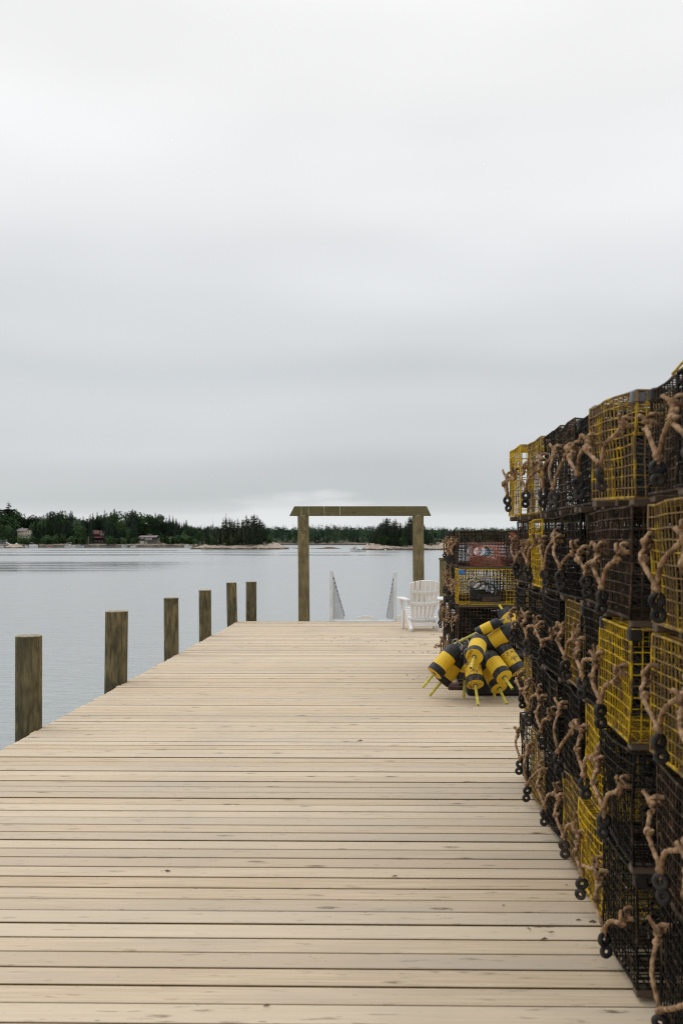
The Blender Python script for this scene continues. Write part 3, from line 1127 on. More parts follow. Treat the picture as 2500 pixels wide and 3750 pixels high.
def catmull(pts, sub):
    pts = [Vector(p) for p in pts]
    P_ = [pts[0] * 2 - pts[1]] + pts + [pts[-1] * 2 - pts[-2]]
    o_ = []
    for i in range(1, len(P_) - 2):
        a_, b_, c_, d_ = P_[i - 1:i + 3]
        for j in range(sub):
            t = j / sub
            o_.append(.5 * ((2 * b_) + (c_ - a_) * t + (2 * a_ - 5 * b_ + 4 * c_ - d_) * t * t + (3 * b_ - a_ - 3 * c_ + d_) * t ** 3))
    o_.append(P_[-2])
    return o_


def rope(q, pts, r, n=9, sub=7):
    q.tube(catmull(pts, sub), r, n, twist=58.0, lobes=3, lob=.22)


def knot(q, c, s_, r, rnd):
    e = Euler((rnd.uniform(0, 6), rnd.uniform(0, 6), rnd.uniform(0, 6))).to_matrix()
    pts = []
    for i in range(30):
        t = 2 * pi * i / 30
        v_ = Vector((sin(t) + 2 * sin(2 * t), cos(t) - 2 * cos(2 * t), -1.3 * sin(3 * t))) * (s_ / 3)
        pts.append(Vector(c) + e @ v_)
    q.tube(pts, r, 8, closed=True, twist=58, lobes=3, lob=.2)


def bridle_mesh(seed):
    r = random.Random(seed); q = MB(); RR = .0080
    zt = r.uniform(.27, .34)
    yb = r.uniform(-.07, .07); zb = r.uniform(.12, .165); xo = -r.uniform(.03, .06)
    L_ = Vector((-.018, -TW / 2 + r.uniform(.02, .07), zt + r.uniform(-.02, .02)))
    R_ = Vector((-.018, TW / 2 - r.uniform(.02, .10), zt + r.uniform(-.03, .02)))
    A = Vector((xo, yb, zb))
    # wrap round the cage bars above each knot
    for K in (L_, R_):
        sg = -1 if K.y < 0 else 1
        rope(q, [K + Vector((.03, sg * .012, -.012)), K + Vector((0, sg * .012, -.006)), K + Vector((-.012, 0, .008)), K + Vector((0, -.012 * sg, .02)), K + Vector((.032, -.016 * sg, .018))], RR)
        knot(q, K + Vector((-.012, 0, -.004)), .0145, RR, r)
        knot(q, K + Vector((-.018, -.012 * sg, -.034)), .0115, RR * .95, r)
        if r.random() < .6:    # frayed tail
            rope(q, [K + Vector((-.02, 0, 0)), K + Vector((-.03, sg * .02, .02)), K + Vector((-.035, sg * .035, r.uniform(-.02, .045)))], RR * .9)
    mid1 = (L_ + A) / 2 + Vector((-.018 - r.uniform(0, .02), r.uniform(-.015, .015), r.uniform(-.02, .02)))
    mid2 = (R_ + A) / 2 + Vector((-.018 - r.uniform(0, .02), r.uniform(-.015, .015), r.uniform(-.01, .03)))
    rope(q, [L_ + Vector((-.02, .01, -.034)), mid1, A + Vector((0, -.012, .01)), A + Vector((0, -.002, -.024))], RR, sub=12)
    rope(q, [R_ + Vector((-.02, -.01, -.034)), mid2, A + Vector((0, .012, .008)), A + Vector((0, .004, -.024))], RR, sub=12)
    if r.random() < .5: knot(q, (R_ + A) / 2 + Vector((-.03, 0, .01)), .012, RR, r)
    knot(q, A + Vector((0, 0, .004)), .0115, RR * .9, r)
    return q.mesh('rope_bridle', M['rope']), A


rq = MB(); rq.torus((0, 0, 0), (0, 1, 0), .0165, .0098, 22, 9)
ring_me = rq.mesh('rubber_ring', M['ring'])
cages = [cage_mesh(s_, a_) for s_, a_ in ((1, .010), (2, .018), (3, .026), (4, .034), (5, .016))]
net_me = net_mesh(1)
run_me = runner_mesh()
brick_me = brick_mesh()
coil_me = coil_mesh()
bridles = [bridle_mesh(100 + s_) for s_ in range(9)]
g_ = MB(); g_.box(-.007, .042, -.007, .042, -.042, .008, bev=.007)
guard_me = g_.mesh('corner_guard', M['plastic_bk'])

TR = random.Random(21)
COLW = {'Y': ('w_yellow', 'net_black', 'yellow'), 'F': ('w_yellow2', 'net_black', 'muddy yellow'),
        'K': ('w_black', 'net_black', 'black'), 'B': ('w_brown', 'net_black', 'brown fouled')}


def trap(x, y, z, colr, label, group, rz=0.0, var=None, sz=1.0, sy=1.0, bridle=True, net=None, tiltx=0.0, guard=None, grey=False, hidden=False, coil=True):
    """x: pier-side end face, y: centre of the end face"""
    wm, nm, _ = COLW[colr]
    t = thing('lobster_trap', label, 'lobster trap', (x, y, z), (tiltx, 0, rz), group)
    t.scale = (1, sy, sz)
    me = cages[TR.randrange(len(cages)) if var is None else var]
    link_mesh('wire_cage', me, t, M[wm])
    link_mesh('net_head', net_me, t, M[net or nm])
    link_mesh('runner', run_me, t)
    if coil: link_mesh('dark_filler_coil', coil_me, t)
    if not hidden:
        link_mesh('weight_brick', brick_me, t, loc=(.72, -.15, RZ + .006))
        link_mesh('weight_brick', brick_me, t, loc=(.40, .13, RZ + .006))
    if (TR.random() < .3 and 'tag' not in label) or guard:
        link_mesh('corner_guard', guard_me, t, M[guard or 'plastic_bk'], (0, -TW / 2, RZ + TH))
        link_mesh('corner_guard', guard_me, t, M[guard or 'plastic_bk'], (0, TW / 2 - .038, RZ + TH))
    if bridle:
        bm_, A = bridles[TR.randrange(len(bridles))]
        link_mesh('rope_bridle', bm_, t)
        rm = M['ring_grey'] if (grey or TR.random() < .3) else M['ring']
        a0 = TR.uniform(-.75, .35)
        link_mesh('rubber_ring', ring_me, t, rm, A + Vector((0, 0, -.034)), (TR.uniform(-.3, .3), 0, a0 + TR.uniform(-.3, .5)), (1.12, 1.1, 1.12))
        link_mesh('rubber_ring', ring_me, t, rm, A + Vector((TR.uniform(-.008, .008), TR.uniform(-.006, .006), -.079)), (TR.uniform(-.3, .3), 0, a0))
    return t


ORD = ['', 'second', 'third', 'fourth', 'fifth', 'sixth']
ROWN = ['bottom row', 'second row up', 'third row up', 'fourth row up', 'top row']
# far -> near columns of the long stack (pier-side left edge in photo pixels)
edges = {4: [1883, 1930, 1987, 2045, 2110, 2200], 3: [1889, 1940, 1993, 2056, 2130, 2186], 2: [1887, 1938, 1986, 2069, 2126, 2192],
         1: [1906, 1943, 1992, 2062, 2135, 2205], 0: [1920, 1950, 2000, 2068, 2126, 2203]}
colrs = {4: 'YFKBKF', 3: 'BYKKBB', 2: 'KKKFKY', 1: 'FKKKYK', 0: 'KFKFYK'}
ROWZ = .44
YC = [6.93 - .565 * k for k in range(6)]
for row in range(5):
    for c in range(6):
        yf = YC[c]
        xf = yf * (edges[row][c] - 1424) / F
        xf = min(max(xf, .80), .93) + TR.uniform(-.01, .012)
        if row == 4 and c in (0, 5): xf -= .03
        cl = colrs[row][c]
        pos = 'farthest away' if c == 0 else (ORD[c] + ' from far end')
        lab = '%s wire trap in the long stack, %s, %s' % (COLW[cl][2], ROWN[row], pos)
        kw = {}
        if row == 4 and c == 5: kw = dict(var=3, guard='plastic_gr', rz=radians(4), tiltx=radians(1.5), grey=True)
        if row == 3 and c == 1: kw = dict(var=3, sy=.8)
        trap(xf, yf - .2725, .015 + row * ROWZ, cl, lab, 'lobster traps in the long near stack',
             kw.pop('rz', radians(TR.uniform(-2.2, 2.2))), kw.pop('var', None), TR.uniform(.995, 1.03) if row < 4 else (1.11, 1.10, 1.09, 1.02, .985, .945)[c], coil=not (row == 4 and c in (0, 1, 5)) and cl != 'Y', **kw)
# stack nearest the camera, after a narrow gap
near = {4: [(.895, 3.42, 'B', 0), (.825, 2.84, 'K', 0)], 3: [(.895, 3.42, 'F', 0), (.85, 2.84, 'F', 0)],
        2: [(.90, 3.42, 'F', 0), (.84, 2.82, 'K', 0)], 1: [(.905, 3.42, 'B', 0), (.86, 2.84, 'Y', 0)], 0: [(.925, 3.42, 'K', 0), (.915, 2.84, 'K', 0)]}
for row in range(5):
    for k, (xf, yf, cl, _) in enumerate(near[row]):
        lab = '%s wire trap, %s of the nearest stack%s' % (COLW[cl][2], ROWN[row], '' if k == 0 else ', cut by right frame edge')
        trap(xf, yf - .2725, .015 + row * ROWZ, cl, lab, 'lobster traps in the stack nearest the camera',
             radians(TR.uniform(-2, 2)), None, TR.uniform(.99, 1.02) if row < 4 else (.885, .81)[k], grey=(k == 1))
q = MB(); wr = random.Random(9)
for k in range(7):
    y_ = 3.35 + wr.uniform(-.1, .55); x_ = .95 + wr.uniform(-.02, .15); L_ = wr.uniform(.15, .35)
    q.tube(catmull([(x_, y_, 2.215), (x_ + L_ * .3, y_ - .04, 2.235 + wr.uniform(0, .05)), (x_ + L_ * .7, y_ - .1, 2.23 + wr.uniform(0, .05)), (x_ + L_, y_ - .14, 2.20)], 5), .0035, 5)
o = q.build('wire_offcut', M['w_yellow']); tag(o, 'loose tangle of yellow wire lying on top of the stacks near the camera', 'wire')
# second layer behind the pier-side one
for row in range(4):
    for c in range(8):
        yf = YC[c] if c < 6 else 3.42 - (c - 6) * .58
        trap(2.18 + TR.uniform(0, .04), yf - .2725, .015 + row * ROWZ, TR.choice('KKB'), 'dark wire trap glimpsed through the meshes in the back layer of the stack',
             'lobster traps in the hidden back layer', radians(TR.uniform(-2, 2)), bridle=False, hidden=True)
# stack behind the buoys: four rows, four deep, seen from its long side
D2 = 10.95
y2 = at(1681, 2300, D2).y
x2 = at(1679, 2300, D2).x
cl2 = [['K', 'B', 'F', 'K'], ['B', 'K', 'K', 'B'], ['Y', 'K', 'F', 'B'], ['B', 'K', 'B', 'B']]
rown2 = ['bottom row', 'second row up', 'third row up', 'top row']
posn2 = ['front', 'second from front', 'third from front', 'back']
for row in range(4):
    for c in range(4):
        cl = cl2[row][c]
        lab = '%s wire trap in the stack behind the buoys, %s, %s' % (COLW[cl][2], rown2[row], posn2[c])
        if row == 3 and c == 0: lab = 'brown trap with orange netting on top of the stack behind the buoys'
        if row == 2 and c == 0: lab = 'bright yellow wire trap with a blue corner tag behind the buoys'
        dx = (0, -.012, .012, -.01)[c] + (TR.uniform(-.01, .01) if c else 0)
        if row < 2 and c > 0: dx -= .03
        t = trap(x2 + dx, y2 + .2725 + c * .552, .055 + row * .424, cl, lab, 'lobster traps in the stack behind the buoys',
                 radians(TR.uniform(-1.5, 1.5)) if c else 0, (0, 1, 4, 0)[c], .965,
                 net='net_orange' if (row in (0, 3) and c == 0) else None, coil=row < 2)
        if row == 2 and c == 0:
            g = MB(); g.box(-.006, .065, -TW / 2 - .012, -TW / 2 + .004, RZ + TH - .055, RZ + TH - .002, bev=.004); g.build('tag', M['plastic_bl'], t)
# steel channel under the stack
q = MB(); q.box(x2 - .10, x2 + 1.4, y2 + .03, y2 + .16, .004, .05, bev=.005); q.box(x2 - .12, x2 + 1.4, y2 - .045, y2 + .005, .004, .04, bev=.004)
q.box(x2 - .08, x2 + 1.4, y2 + 1.7, y2 + 1.83, .004, .05)
o = q.build('steel_skid', M['rust']); tag(o, 'rusty red steel skid on the deck under the stack behind the buoys', 'steel skid')

# loose rope scrap and debris on the deck
q = MB(); p = at(1618, 2370, F * EYE / (2370 - CY))
rope(q, [p + Vector(v_) for v_ in ((.06, .02, .015), (.0, .0, .03), (-.05, .03, .012), (-.08, -.02, .03), (-.12, -.06, .012), (-.10, -.16, .01))], .012)
knot(q, p + Vector((-.02, 0, .02)), .025, .011, R)
o = q.build('rope_scrap', M['rope']); tag(o, 'knotted brown rope scrap lying on the deck beside the far stack', 'rope scrap')
q = MB()
dr = random.Random(5)
spots = [(1590, 2360, .5, 30), (1550, 2390, .5, 25), (1400, 2345, 1.2, 25), (1240, 2340, .5, 10), (1585, 2325, .06, 8), (1310, 2716, .05, 3), (605, 3193, .04, 2), (988, 3688, .03, 1), (2085, 3245, .05, 3), (1450, 3210, .05, 2), (1560, 2480, .6, 10), (2050, 3400, .5, 8)]
for (px_, py_, sp, cnt) in spots:
    p = at(px_, py_, F * EYE / (py_ - CY))
    for k in range(cnt):
        c = Vector((p.x + dr.gauss(0, sp * .4), p.y + dr.gauss(0, sp * .25), .005)); s_ = dr.uniform(.005, .016)
        vs = [c + Vector((dr.uniform(-1, 1) * s_ * 1.6, dr.uniform(-1, 1) * s_, 0)) for _ in range(4)] + [c + Vector((0, 0, s_ * .6))]
        q.add(vs, [(0, 1, 4), (1, 2, 4), (2, 3, 4), (3, 0, 4)])
o = q.build('debris', M['ledge'], kind='stuff'); tag(o, 'dry weed crumbs scattered over the deck boards', 'debris')

# ------------------------------------------------------------------ black crate and the buoys
cf = at(1709, 2550, F * EYE / (2550 - CY))
root = thing('fish_crate', 'black plastic crate behind and beneath the pile of buoys', 'crate', (cf.x, cf.y + .02, 0))
q = MB(); q.box(0, 1.0, 0, .42, .012, .40, bev=.012); q.build('body', M['crate'], root)
q = MB(); q.box(-.018, 1.018, -.018, .438, .401, .44, bev=.01)
for k in range(9): q.box(.06 + k * .11, .075 + k * .11, -.012, .002, .05, .395)
q.build('rim', M['crate'], root)


def buoy_parts():
    q = MB()
    r0 = .089
    prof = [(.018, 0.0), (r0 - .008, 0.0), (r0 - .002, .003), (r0, .010), (r0, .10), (r0 * .995, .29)]
    for k in range(1, 9):
        a_ = k / 8 * pi / 2
        prof.append((max(.012, r0 * cos(a_) ** .8 if k < 8 else .012), .29 + .082 * sin(a_)))
    q.lathe(prof, 40, smooth=True)
    body = q.mesh('body', M['buoy'])
    q = MB()
    n = 14; ro, ri = .0145, .0095
    vs = [(ro * cos(2 * pi * k / n), ro * sin(2 * pi * k / n), z) for z in (.01, -.235) for k in range(n)]
    vs += [(ri * cos(2 * pi * k / n), ri * sin(2 * pi * k / n), -.235) for k in range(n)]
    vs += [(ri * cos(2 * pi * k / n), ri * sin(2 * pi * k / n), -.20) for k in range(n)]
    q.add(vs, [(k, n + k, n + (k + 1) % n, (k + 1) % n) for k in range(n)], 0, True)
    q.add(vs, [(n + k, 2 * n + k, 2 * n + (k + 1) % n, n + (k + 1) % n) for k in range(n)], 0)
    q.add(vs, [(2 * n + k, 3 * n + k, 3 * n + (k + 1) % n, 2 * n + (k + 1) % n) for k in range(n)] + [tuple(range(3 * n, 4 * n))], 1)
    handle = q.mesh('handle', [M['stick'], M['hole']])
    q = MB(); q.torus((0, 0, -.002), (0, 0, 1), .020, .0055, 20, 6)
    collar = q.mesh('collar', M['swivel'])
    q = MB(); rn = random.Random(4)
    q.tube([(0, 0, .36), (0, 0, .385)], .014, 10)
    q.tube([(0, 0, .385), (.002, 0, .40)], .009, 10)
    q.torus((0, 0, .405), (0, 1, 0), .014, .005, 16, 6)
    swivel = q.mesh('swivel', M['swivel'])
    q = MB()
    pts = [(0, .0, .405), (.02, .01, .42), (.05, .02, .425), (.07, .0, .40), (.06, -.03, .38), (.03, -.03, .39), (.01, 0, .415), (-.03, .02, .41), (-.06, .03, .36)]
    q.tube(catmull(pts, 5), .0058, 7, twist=90, lobes=3, lob=.2)
    e_ = knot(q, Vector((.02, .0, .415)), .017, .0055, rn)
    loop = q.mesh('rope_loop', M['twine'])
    return body, handle, collar, swivel, loop


BP = buoy_parts()
CAM = Vector((0, 0, EYE))


def buoy(u, v, phi, theta, d, label, worn=False, ls=1.0, rs=1.0, hl=1.0, spin=0.0):
    px_, py_ = 1540 + u / 4.3556, 2180 + v / 4.3556
    c = at(px_, py_, d)
    view = (CAM - c).normalized()                    # towards the viewer
    right = Vector((0, 0, 1)).cross(view).normalized()
    up = view.cross(right)
    ph, th = radians(phi), radians(theta)
    ax = right * (sin(th) * cos(ph)) + up * (sin(th) * sin(ph)) + view * cos(th)   # dome -> flat face
    zax = -ax
    quat = zax.to_track_quat('Z', 'Y')
    t = thing('lobster_buoy', label, 'buoy', c, (0, 0, 0), 'yellow and black lobster buoys piled on the deck')
    t.rotation_euler = (quat @ Euler((0, 0, spin)).to_quaternion()).to_euler()
    t.scale = (rs, rs, ls)
    link_mesh('body', BP[0], t, M['buoy_worn'] if worn else M['buoy'])
    h = link_mesh('handle', BP[1], t); h.scale = (1 / rs * (.9 if rs < 1 else 1), 1 / rs * (.9 if rs < 1 else 1), hl)
    link_mesh('collar', BP[2], t)
    link_mesh('swivel', BP[3], t)
    link_mesh('rope_loop', BP[4], t)
    return t


buoy(215, 1248, -130, 76, 10.10, 'leftmost upper buoy, yellow middle band smudged, handle pointing down left', spin=1.0, hl=.78)
buoy(322, 1385, -130, 94, 10.36, 'lower left buoy with a mossy yellow band under the leftmost one', hl=.80)
C_ = buoy(850, 982, -107, 31, 9.78, 'topmost front buoy with black numbers stamped on its yellow end', hl=.92, spin=.4)
buoy(868, 1430, -82, 57, 9.97, 'scuffed rusty stained buoy standing on its handle in the middle', worn=True, hl=1.0)
buoy(700, 1345, -93, 94, 10.36, 'shaded buoy squeezed behind the rusty stained middle one', worn=True, hl=.85)
buoy(1330, 1310, -54, 52, 9.93, 'clean front right buoy with faint numbers above its handle', hl=.72)
buoy(1248, 1485, -64, 58, 10.08, 'low right buoy under the clean one, handle planted on the deck', hl=.85)
buoy(1563, 1225, -55, 78, 10.16, 'worn buoy with scratched yellow paint partly behind the near stack', worn=True)
buoy(892, 598, -153, 96, 10.25, 'slim buoy lying on top of the pile, long handle to the left', ls=.74, rs=.60, hl=1.22 / .74)
buoy(1035, 815, -146, 97, 10.30, 'large buoy just under the slim top one, tied with grey twine')
buoy(1325, 262, 126, 118, 10.45, 'highest buoy at the right, short handle pointing up left', rs=.9, ls=.9, hl=.45)
buoy(1130, 1100, -85, 92, 10.36, 'hidden buoy deep in the pile, only its dark shoulder and handle end seen', hl=1.9)
# stamped characters
for ti, (txt, size) in enumerate((('DB0336', .034),)):
    cu = bpy.data.curves.new('registration_number', 'FONT'); cu.body = txt; cu.size = size; cu.align_x = 'CENTER'; cu.extrude = .0004; cu.space_character = 1.15
    tmp = bpy.data.objects.new('tmp', cu); COL.objects.link(tmp)
    bpy.context.view_layer.update()
    me = bpy.data.meshes.new_from_object(tmp.evaluated_get(bpy.context.evaluated_depsgraph_get()))
    bpy.data.objects.remove(tmp)
    me.materials.clear(); me.materials.append(M['ink'])
    # lay it on the flat face (local -Z), reading down the left of the face
    bpy.context.view_layer.update()
    mw = C_.matrix_world.to_3x3().normalized()
    view = (CAM - C_.location).normalized()
    n_loc = Vector((0, 0, -1))
    right = Vector((0, 0, 1)).cross(view).normalized(); up = view.cross(right)
    a_ = radians(-112)
    xdir = mw.transposed() @ (right * cos(a_) + up * sin(a_)); xdir.z = 0; xdir.normalize()
    ydir = n_loc.cross(xdir)
    o = link_mesh('registration_number', me, C_)
    mt = Matrix((xdir, ydir, n_loc)).transposed().to_4x4()
    off = ydir * -.062
    mt.translation = off + Vector((0, 0, -.0012))
    o.matrix_local = mt

# ------------------------------------------------------------------ trees
def spruce_mesh(seed, h, wid, whorls, dens, base=.12, ragged=.3, mat='spruce', leafw=.5, pw=.8):
    r = random.Random(seed); q = MB()
    for i in range(whorls):
        t = i / (whorls - 1)
        z = h * (base + (1 - base) * t ** .92)
        rad = wid * ((1 - t) ** pw) * r.uniform(1 - ragged, 1 + ragged * .6) + .12
        if t < .12: rad *= .6 + 3 * t
        nb = max(3, int(dens * (.45 + rad / wid)))
        for k in range(nb):
            if r.random() < .12: continue
            an = r.uniform(0, 2 * pi)
            dr_ = Vector((cos(an), sin(an), 0)); sd = Vector((-sin(an), cos(an), 0))
            L = rad * r.uniform(.55, 1.15)
            segs = max(1, int(L / .8) + 1)
            p0 = Vector((0, 0, z)) + dr_ * .05
            for s_ in range(segs):
                f0, f1 = s_ / segs, (s_ + 1.15) / segs
                a_ = p0 + dr_ * (L * f0) + Vector((0, 0, -L * .28 * f0 + r.uniform(-.1, .1)))
                b_ = p0 + dr_ * (L * f1) + Vector((0, 0, -L * .30 * f1 + .12 * f1 + r.uniform(-.15, .1)))
                w_ = leafw * r.uniform(.6, 1.3) * (1 - .45 * f1) * (.5 + .5 * min(1, rad / 1.2))
                tl = Vector((0, 0, r.uniform(-.35, .15) * w_))
                q.add([a_ - sd * w_ * .5, b_ - sd * w_ * .35 + tl, b_ + sd * w_ * .35 + tl, a_ + sd * w_ * .5 + tl * .5], [(0, 1, 2, 3)])
                hg = w_ * r.uniform(.3, .8)
                q.add([a_, b_, b_ - Vector((0, 0, hg * .7)), a_ - Vector((0, 0, hg))], [(0, 1, 2, 3)])
    q.add([(0, 0, h * 1.0), (.12, 0, h * .9), (-.06, .1, h * .9), (-.06, -.1, h * .9)], [(0, 1, 2), (0, 2, 3), (0, 3, 1)])
    return q.mesh('crown', M[mat])


def round_mesh(seed, h, wid, mat='leaf', n=900, base=.22):
    r = random.Random(seed); q = MB(); cl = []
    for k in range(16):
        an = r.uniform(0, 6.28); zz = r.uniform(base + .08, .92); rd = wid * r.uniform(.15, .68) * (1 - abs(zz - .55) * .9)
        cl.append((Vector((cos(an) * rd, sin(an) * rd, zz * h)), wid * r.uniform(.3, .52)))
    for k in range(n):
        c, cr = cl[r.randrange(len(cl))]
        d = Vector((r.gauss(0, 1), r.gauss(0, 1), r.gauss(0, .8))).normalized() * cr * r.uniform(.7, 1.05)
        p = c + d; s_ = r.uniform(.2, .42)
        u = Vector((r.gauss(0, 1), r.gauss(0, 1), r.gauss(0, .6))).normalized(); v_ = u.orthogonal().normalized()
        q.add([p - u * s_, p + v_ * s_ * .7, p + u * s_, p - v_ * s_ * .7], [(0, 1, 2, 3)])
    return q.mesh('crown', M[mat])


def trunk_mesh(h, r0, limbs, seed, mat='bark'):
    r = random.Random(seed); q = MB()
    q.tube([(r.uniform(-.08, .08) * i, r.uniform(-.05, .05) * i, h * i / 7 - .3) for i in range(8)], lambda t: r0 * (1 - .88 * t), 7)
    for k in range(limbs):
        z = h * r.uniform(.25, .8); an = r.uniform(0, 6.28); L = h * .09 * r.uniform(.5, 1.3)
        q.tube([(0, 0, z), (cos(an) * L * .5, sin(an) * L * .5, z + L * .05), (cos(an) * L, sin(an) * L, z + L * r.uniform(-.1, .5))], lambda t: r0 * .25 * (1 - .8 * t), 4)
    return q.mesh('trunk', M[mat])


HT = 14.0
kinds = {
    'spruce': [(spruce_mesh(s_, HT, w_, 40, 11, b_, .35), trunk_mesh(HT, .2, 10, s_)) for s_, w_, b_ in ((1, 2.5, .1), (2, 2.0, .16), (3, 2.9, .08), (4, 1.8, .25), (5, 2.3, .2))],
    'ispruce': [(spruce_mesh(s_, HT, w_, 38, 10, b_, .6, 'spruce_i', pw=p_), trunk_mesh(HT, .2, 16, s_)) for s_, w_, b_, p_ in ((11, 2.4, .04, .6), (12, 2.0, .12, .45), (13, 2.9, .03, .75), (14, 1.9, .25, .4), (15, 2.3, .1, .55))],
    'grey': [(spruce_mesh(s_, HT, w_, 30, 6, b_, .5, 'grey_spruce', .42), trunk_mesh(HT, .17, 22, s_)) for s_, w_, b_ in ((21, 1.9, .12), (22, 1.5, .3))],
    'leafy': [(round_mesh(s_, 10, w_), trunk_mesh(8, .25, 10, s_)) for s_, w_ in ((31, 4.0), (32, 3.4), (33, 4.6))],
    'bush': [(round_mesh(s_, 5, w_, 'leaf', 500, .02), trunk_mesh(3, .12, 6, s_)) for s_, w_ in ((41, 2.6), (42, 3.1))],
    'pine': [(spruce_mesh(51, HT, 4.4, 15, 16, .3, .6, 'pine', 1.0), trunk_mesh(HT, .32, 14, 51))],
    'dead': [(None, trunk_mesh(HT, .14, 40, 61))],
}
KH = {'leafy': 10.0, 'bush': 5.0}


def tree(kind, p, h, label, group, wsc=1.0):
    cr, tr = kinds[kind][R.randrange(len(kinds[kind]))]
    t = thing('tree', label, 'tree', p, (0, 0, R.uniform(0, 6.28)), group)
    if kind == 'spruce': t.name = 'spruce_tree'
    if kind == 'ispruce': t.name = 'island_spruce'  # island conifers are spruces too, under a separate object name
    if kind in ('grey', 'dead'): t.name = 'withered_tree'
    if kind == 'pine': t.name = 'pine_tree'
    if kind == 'bush': t.name = 'shrub'; t['category'] = 'shrub'
    s_ = h / KH.get(kind, HT)
    w_ = s_ * R.uniform(.85, 1.15) * wsc
    t.scale = (w_, w_, s_)
    if cr: link_mesh('crown', cr, t)
    link_mesh('trunk', tr, t)
    return t


def interp(tab, x):
    if x <= tab[0][0]: return tab[0][1]
    for (a_, b_), (c_, d_) in zip(tab, tab[1:]):
        if x <= c_: return b_ + (d_ - b_) * (x - a_) / (c_ - a_)
    return tab[-1][1]


LEFT = [(-80, 1880), (0, 1872), (20, 1866), (65, 1873), (90, 1877), (130, 1874), (150, 1888), (165, 1880), (185, 1873), (210, 1876), (232, 1874), (247, 1888), (261, 1868),
        (285, 1893), (300, 1888), (340, 1877), (370, 1866), (384, 1866), (400, 1882), (418, 1863), (440, 1893), (470, 1885), (485, 1864), (497, 1868), (520, 1888),
        (545, 1887), (570, 1876), (590, 1885), (620, 1887), (633, 1889), (646, 1898), (662, 1915), (683, 1903), (700, 1922), (725, 1930)]


# land on the left shore
def land_mesh(pxa, pxb, d0, d1, hfun, n=120, m=22, seed=0, name='shore', mats=None, floor_from=.25):
    q = MB(); vs = []
    for j in range(m + 1):
        t = j / m
        for i in range(n + 1):
            px_ = pxa + (pxb - pxa) * i / n
            d = d0 + (d1 - d0) * t ** 1.5
            p = at(px_, 0, d)
            h = hfun(px_, t)
            nz = noise.fractal(Vector((p.x * .10 + seed, p.y * .12, 0)), .9, 2.1, 4)
            z = WZ + h * (1 + .45 * nz) if h > -.4 else WZ + h
            if 0 < t < .4: z += abs(noise.noise(Vector((p.x * .35, p.y * .3, seed)))) * .9 * min(1, h + .2)
            vs.append((p.x, p.y + (1 - t) * 9 * noise.noise(Vector((p.x * .07, seed, 1))) + (1 - t) * 3 * noise.noise(Vector((p.x * .3, seed, 4))), z))
    fs = []; 
    q.add(vs, [])
    o_ = 0
    for j in range(m):
        for i in range(n):
            a_ = j * (n + 1) + i
            q.f.append((a_, a_ + 1, a_ + n + 2, a_ + n + 1)); q.m.append(1 if (j / m) > floor_from else 0); q.sm.append(False); q.attr.append(0)
    return q.build(name, mats, kind='structure')


def hleft(px_, t):
    e = min(1, max(0, (760 - px_) / 40))
    return ((-1.0 + min(1, t / .12) * 2.0) if t < .12 else (1.0 + 15 * max(0, t - .34))) * e - 1.2 * (1 - e)


land_mesh(-260, 780, 528, 660, hleft, 220, 24, 3, 'left_shore', [M['rock_left'], M['forest_floor']], .13)


def zone(px_):
    if px_ < 60: return 'at the far left end of the shore'
    if px_ < 130: return 'around the cream house'
    if px_ < 310: return 'between the cream and red houses'
    if px_ < 405: return 'around the red house'
    if px_ < 505: return 'between the red and grey houses on the left shore'
    if px_ < 600: return 'around the grey waterside house'
    return 'at the right end of the left shore'


blocked = [(62, 118, 1), (318, 392, 2), (508, 584, 3), (598, 632, 4)]
rows_ = [(549, 17, .62), (560, 13, .84), (573, 10, 1.0), (588, 12, .97)]
for ri, (d, step, hf) in enumerate(rows_):
    px_ = -75 + R.uniform(0, 8)
    while px_ < 735:
        top = interp(LEFT, px_)
        if R.random() < .35: top += R.uniform(4, 18)
        zt = EYE - (top - CY) * d / F
        zb_ = WZ + hleft(px_, ((d - 528) / 132) ** (1 / 1.5)) - .2
        h = (zt - zb_) * (hf if R.random() < .8 else hf * .85)
        skip = False
        for a_, b_, k_ in blocked:
            if a_ - 9 < px_ < b_ + 9 and d < 574: skip = True
            if k_ == 4 and a_ - 4 < px_ < b_ + 4 and d < 585: skip = True
        if px_ > 690 and ri < 1: skip = True
        if not skip and h > 2:
            kd = 'spruce'
            rr_ = R.random()
            leafy_zone = px_ < 150 or 280 < px_ < 325
            if rr_ < (.50 if leafy_zone else .12): kd = 'leafy'
            elif rr_ > .95: kd = 'grey'
            tp = at(px_, 0, d + R.uniform(-3, 3)); tp.z = zb_
            nm_ = {'leafy': 'rounded leafy green tree ', 'spruce': 'dark pointed spruce ', 'grey': 'pale grey half bare spruce '}[kd]
            tree(kd, tp, h, nm_ + zone(px_), 'trees on the left shore', 1.15 if kd == 'spruce' else 1.0)
        px_ += step * R.uniform(.65, 1.35)
for d in (600, 610):
    px_ = -75
    while px_ < 715:
        top = interp(LEFT, px_) + R.uniform(20, 34); zb_ = WZ + 6
        zt = EYE - (top - CY) * d / F
        if zt - zb_ > 4:
            tp = at(px_, 0, d); tp.z = zb_
            tree('leafy', tp, zt - zb_, 'rounded leafy green tree ' + zone(px_), 'trees on the left shore', 1.2)
        px_ += R.uniform(14, 24)
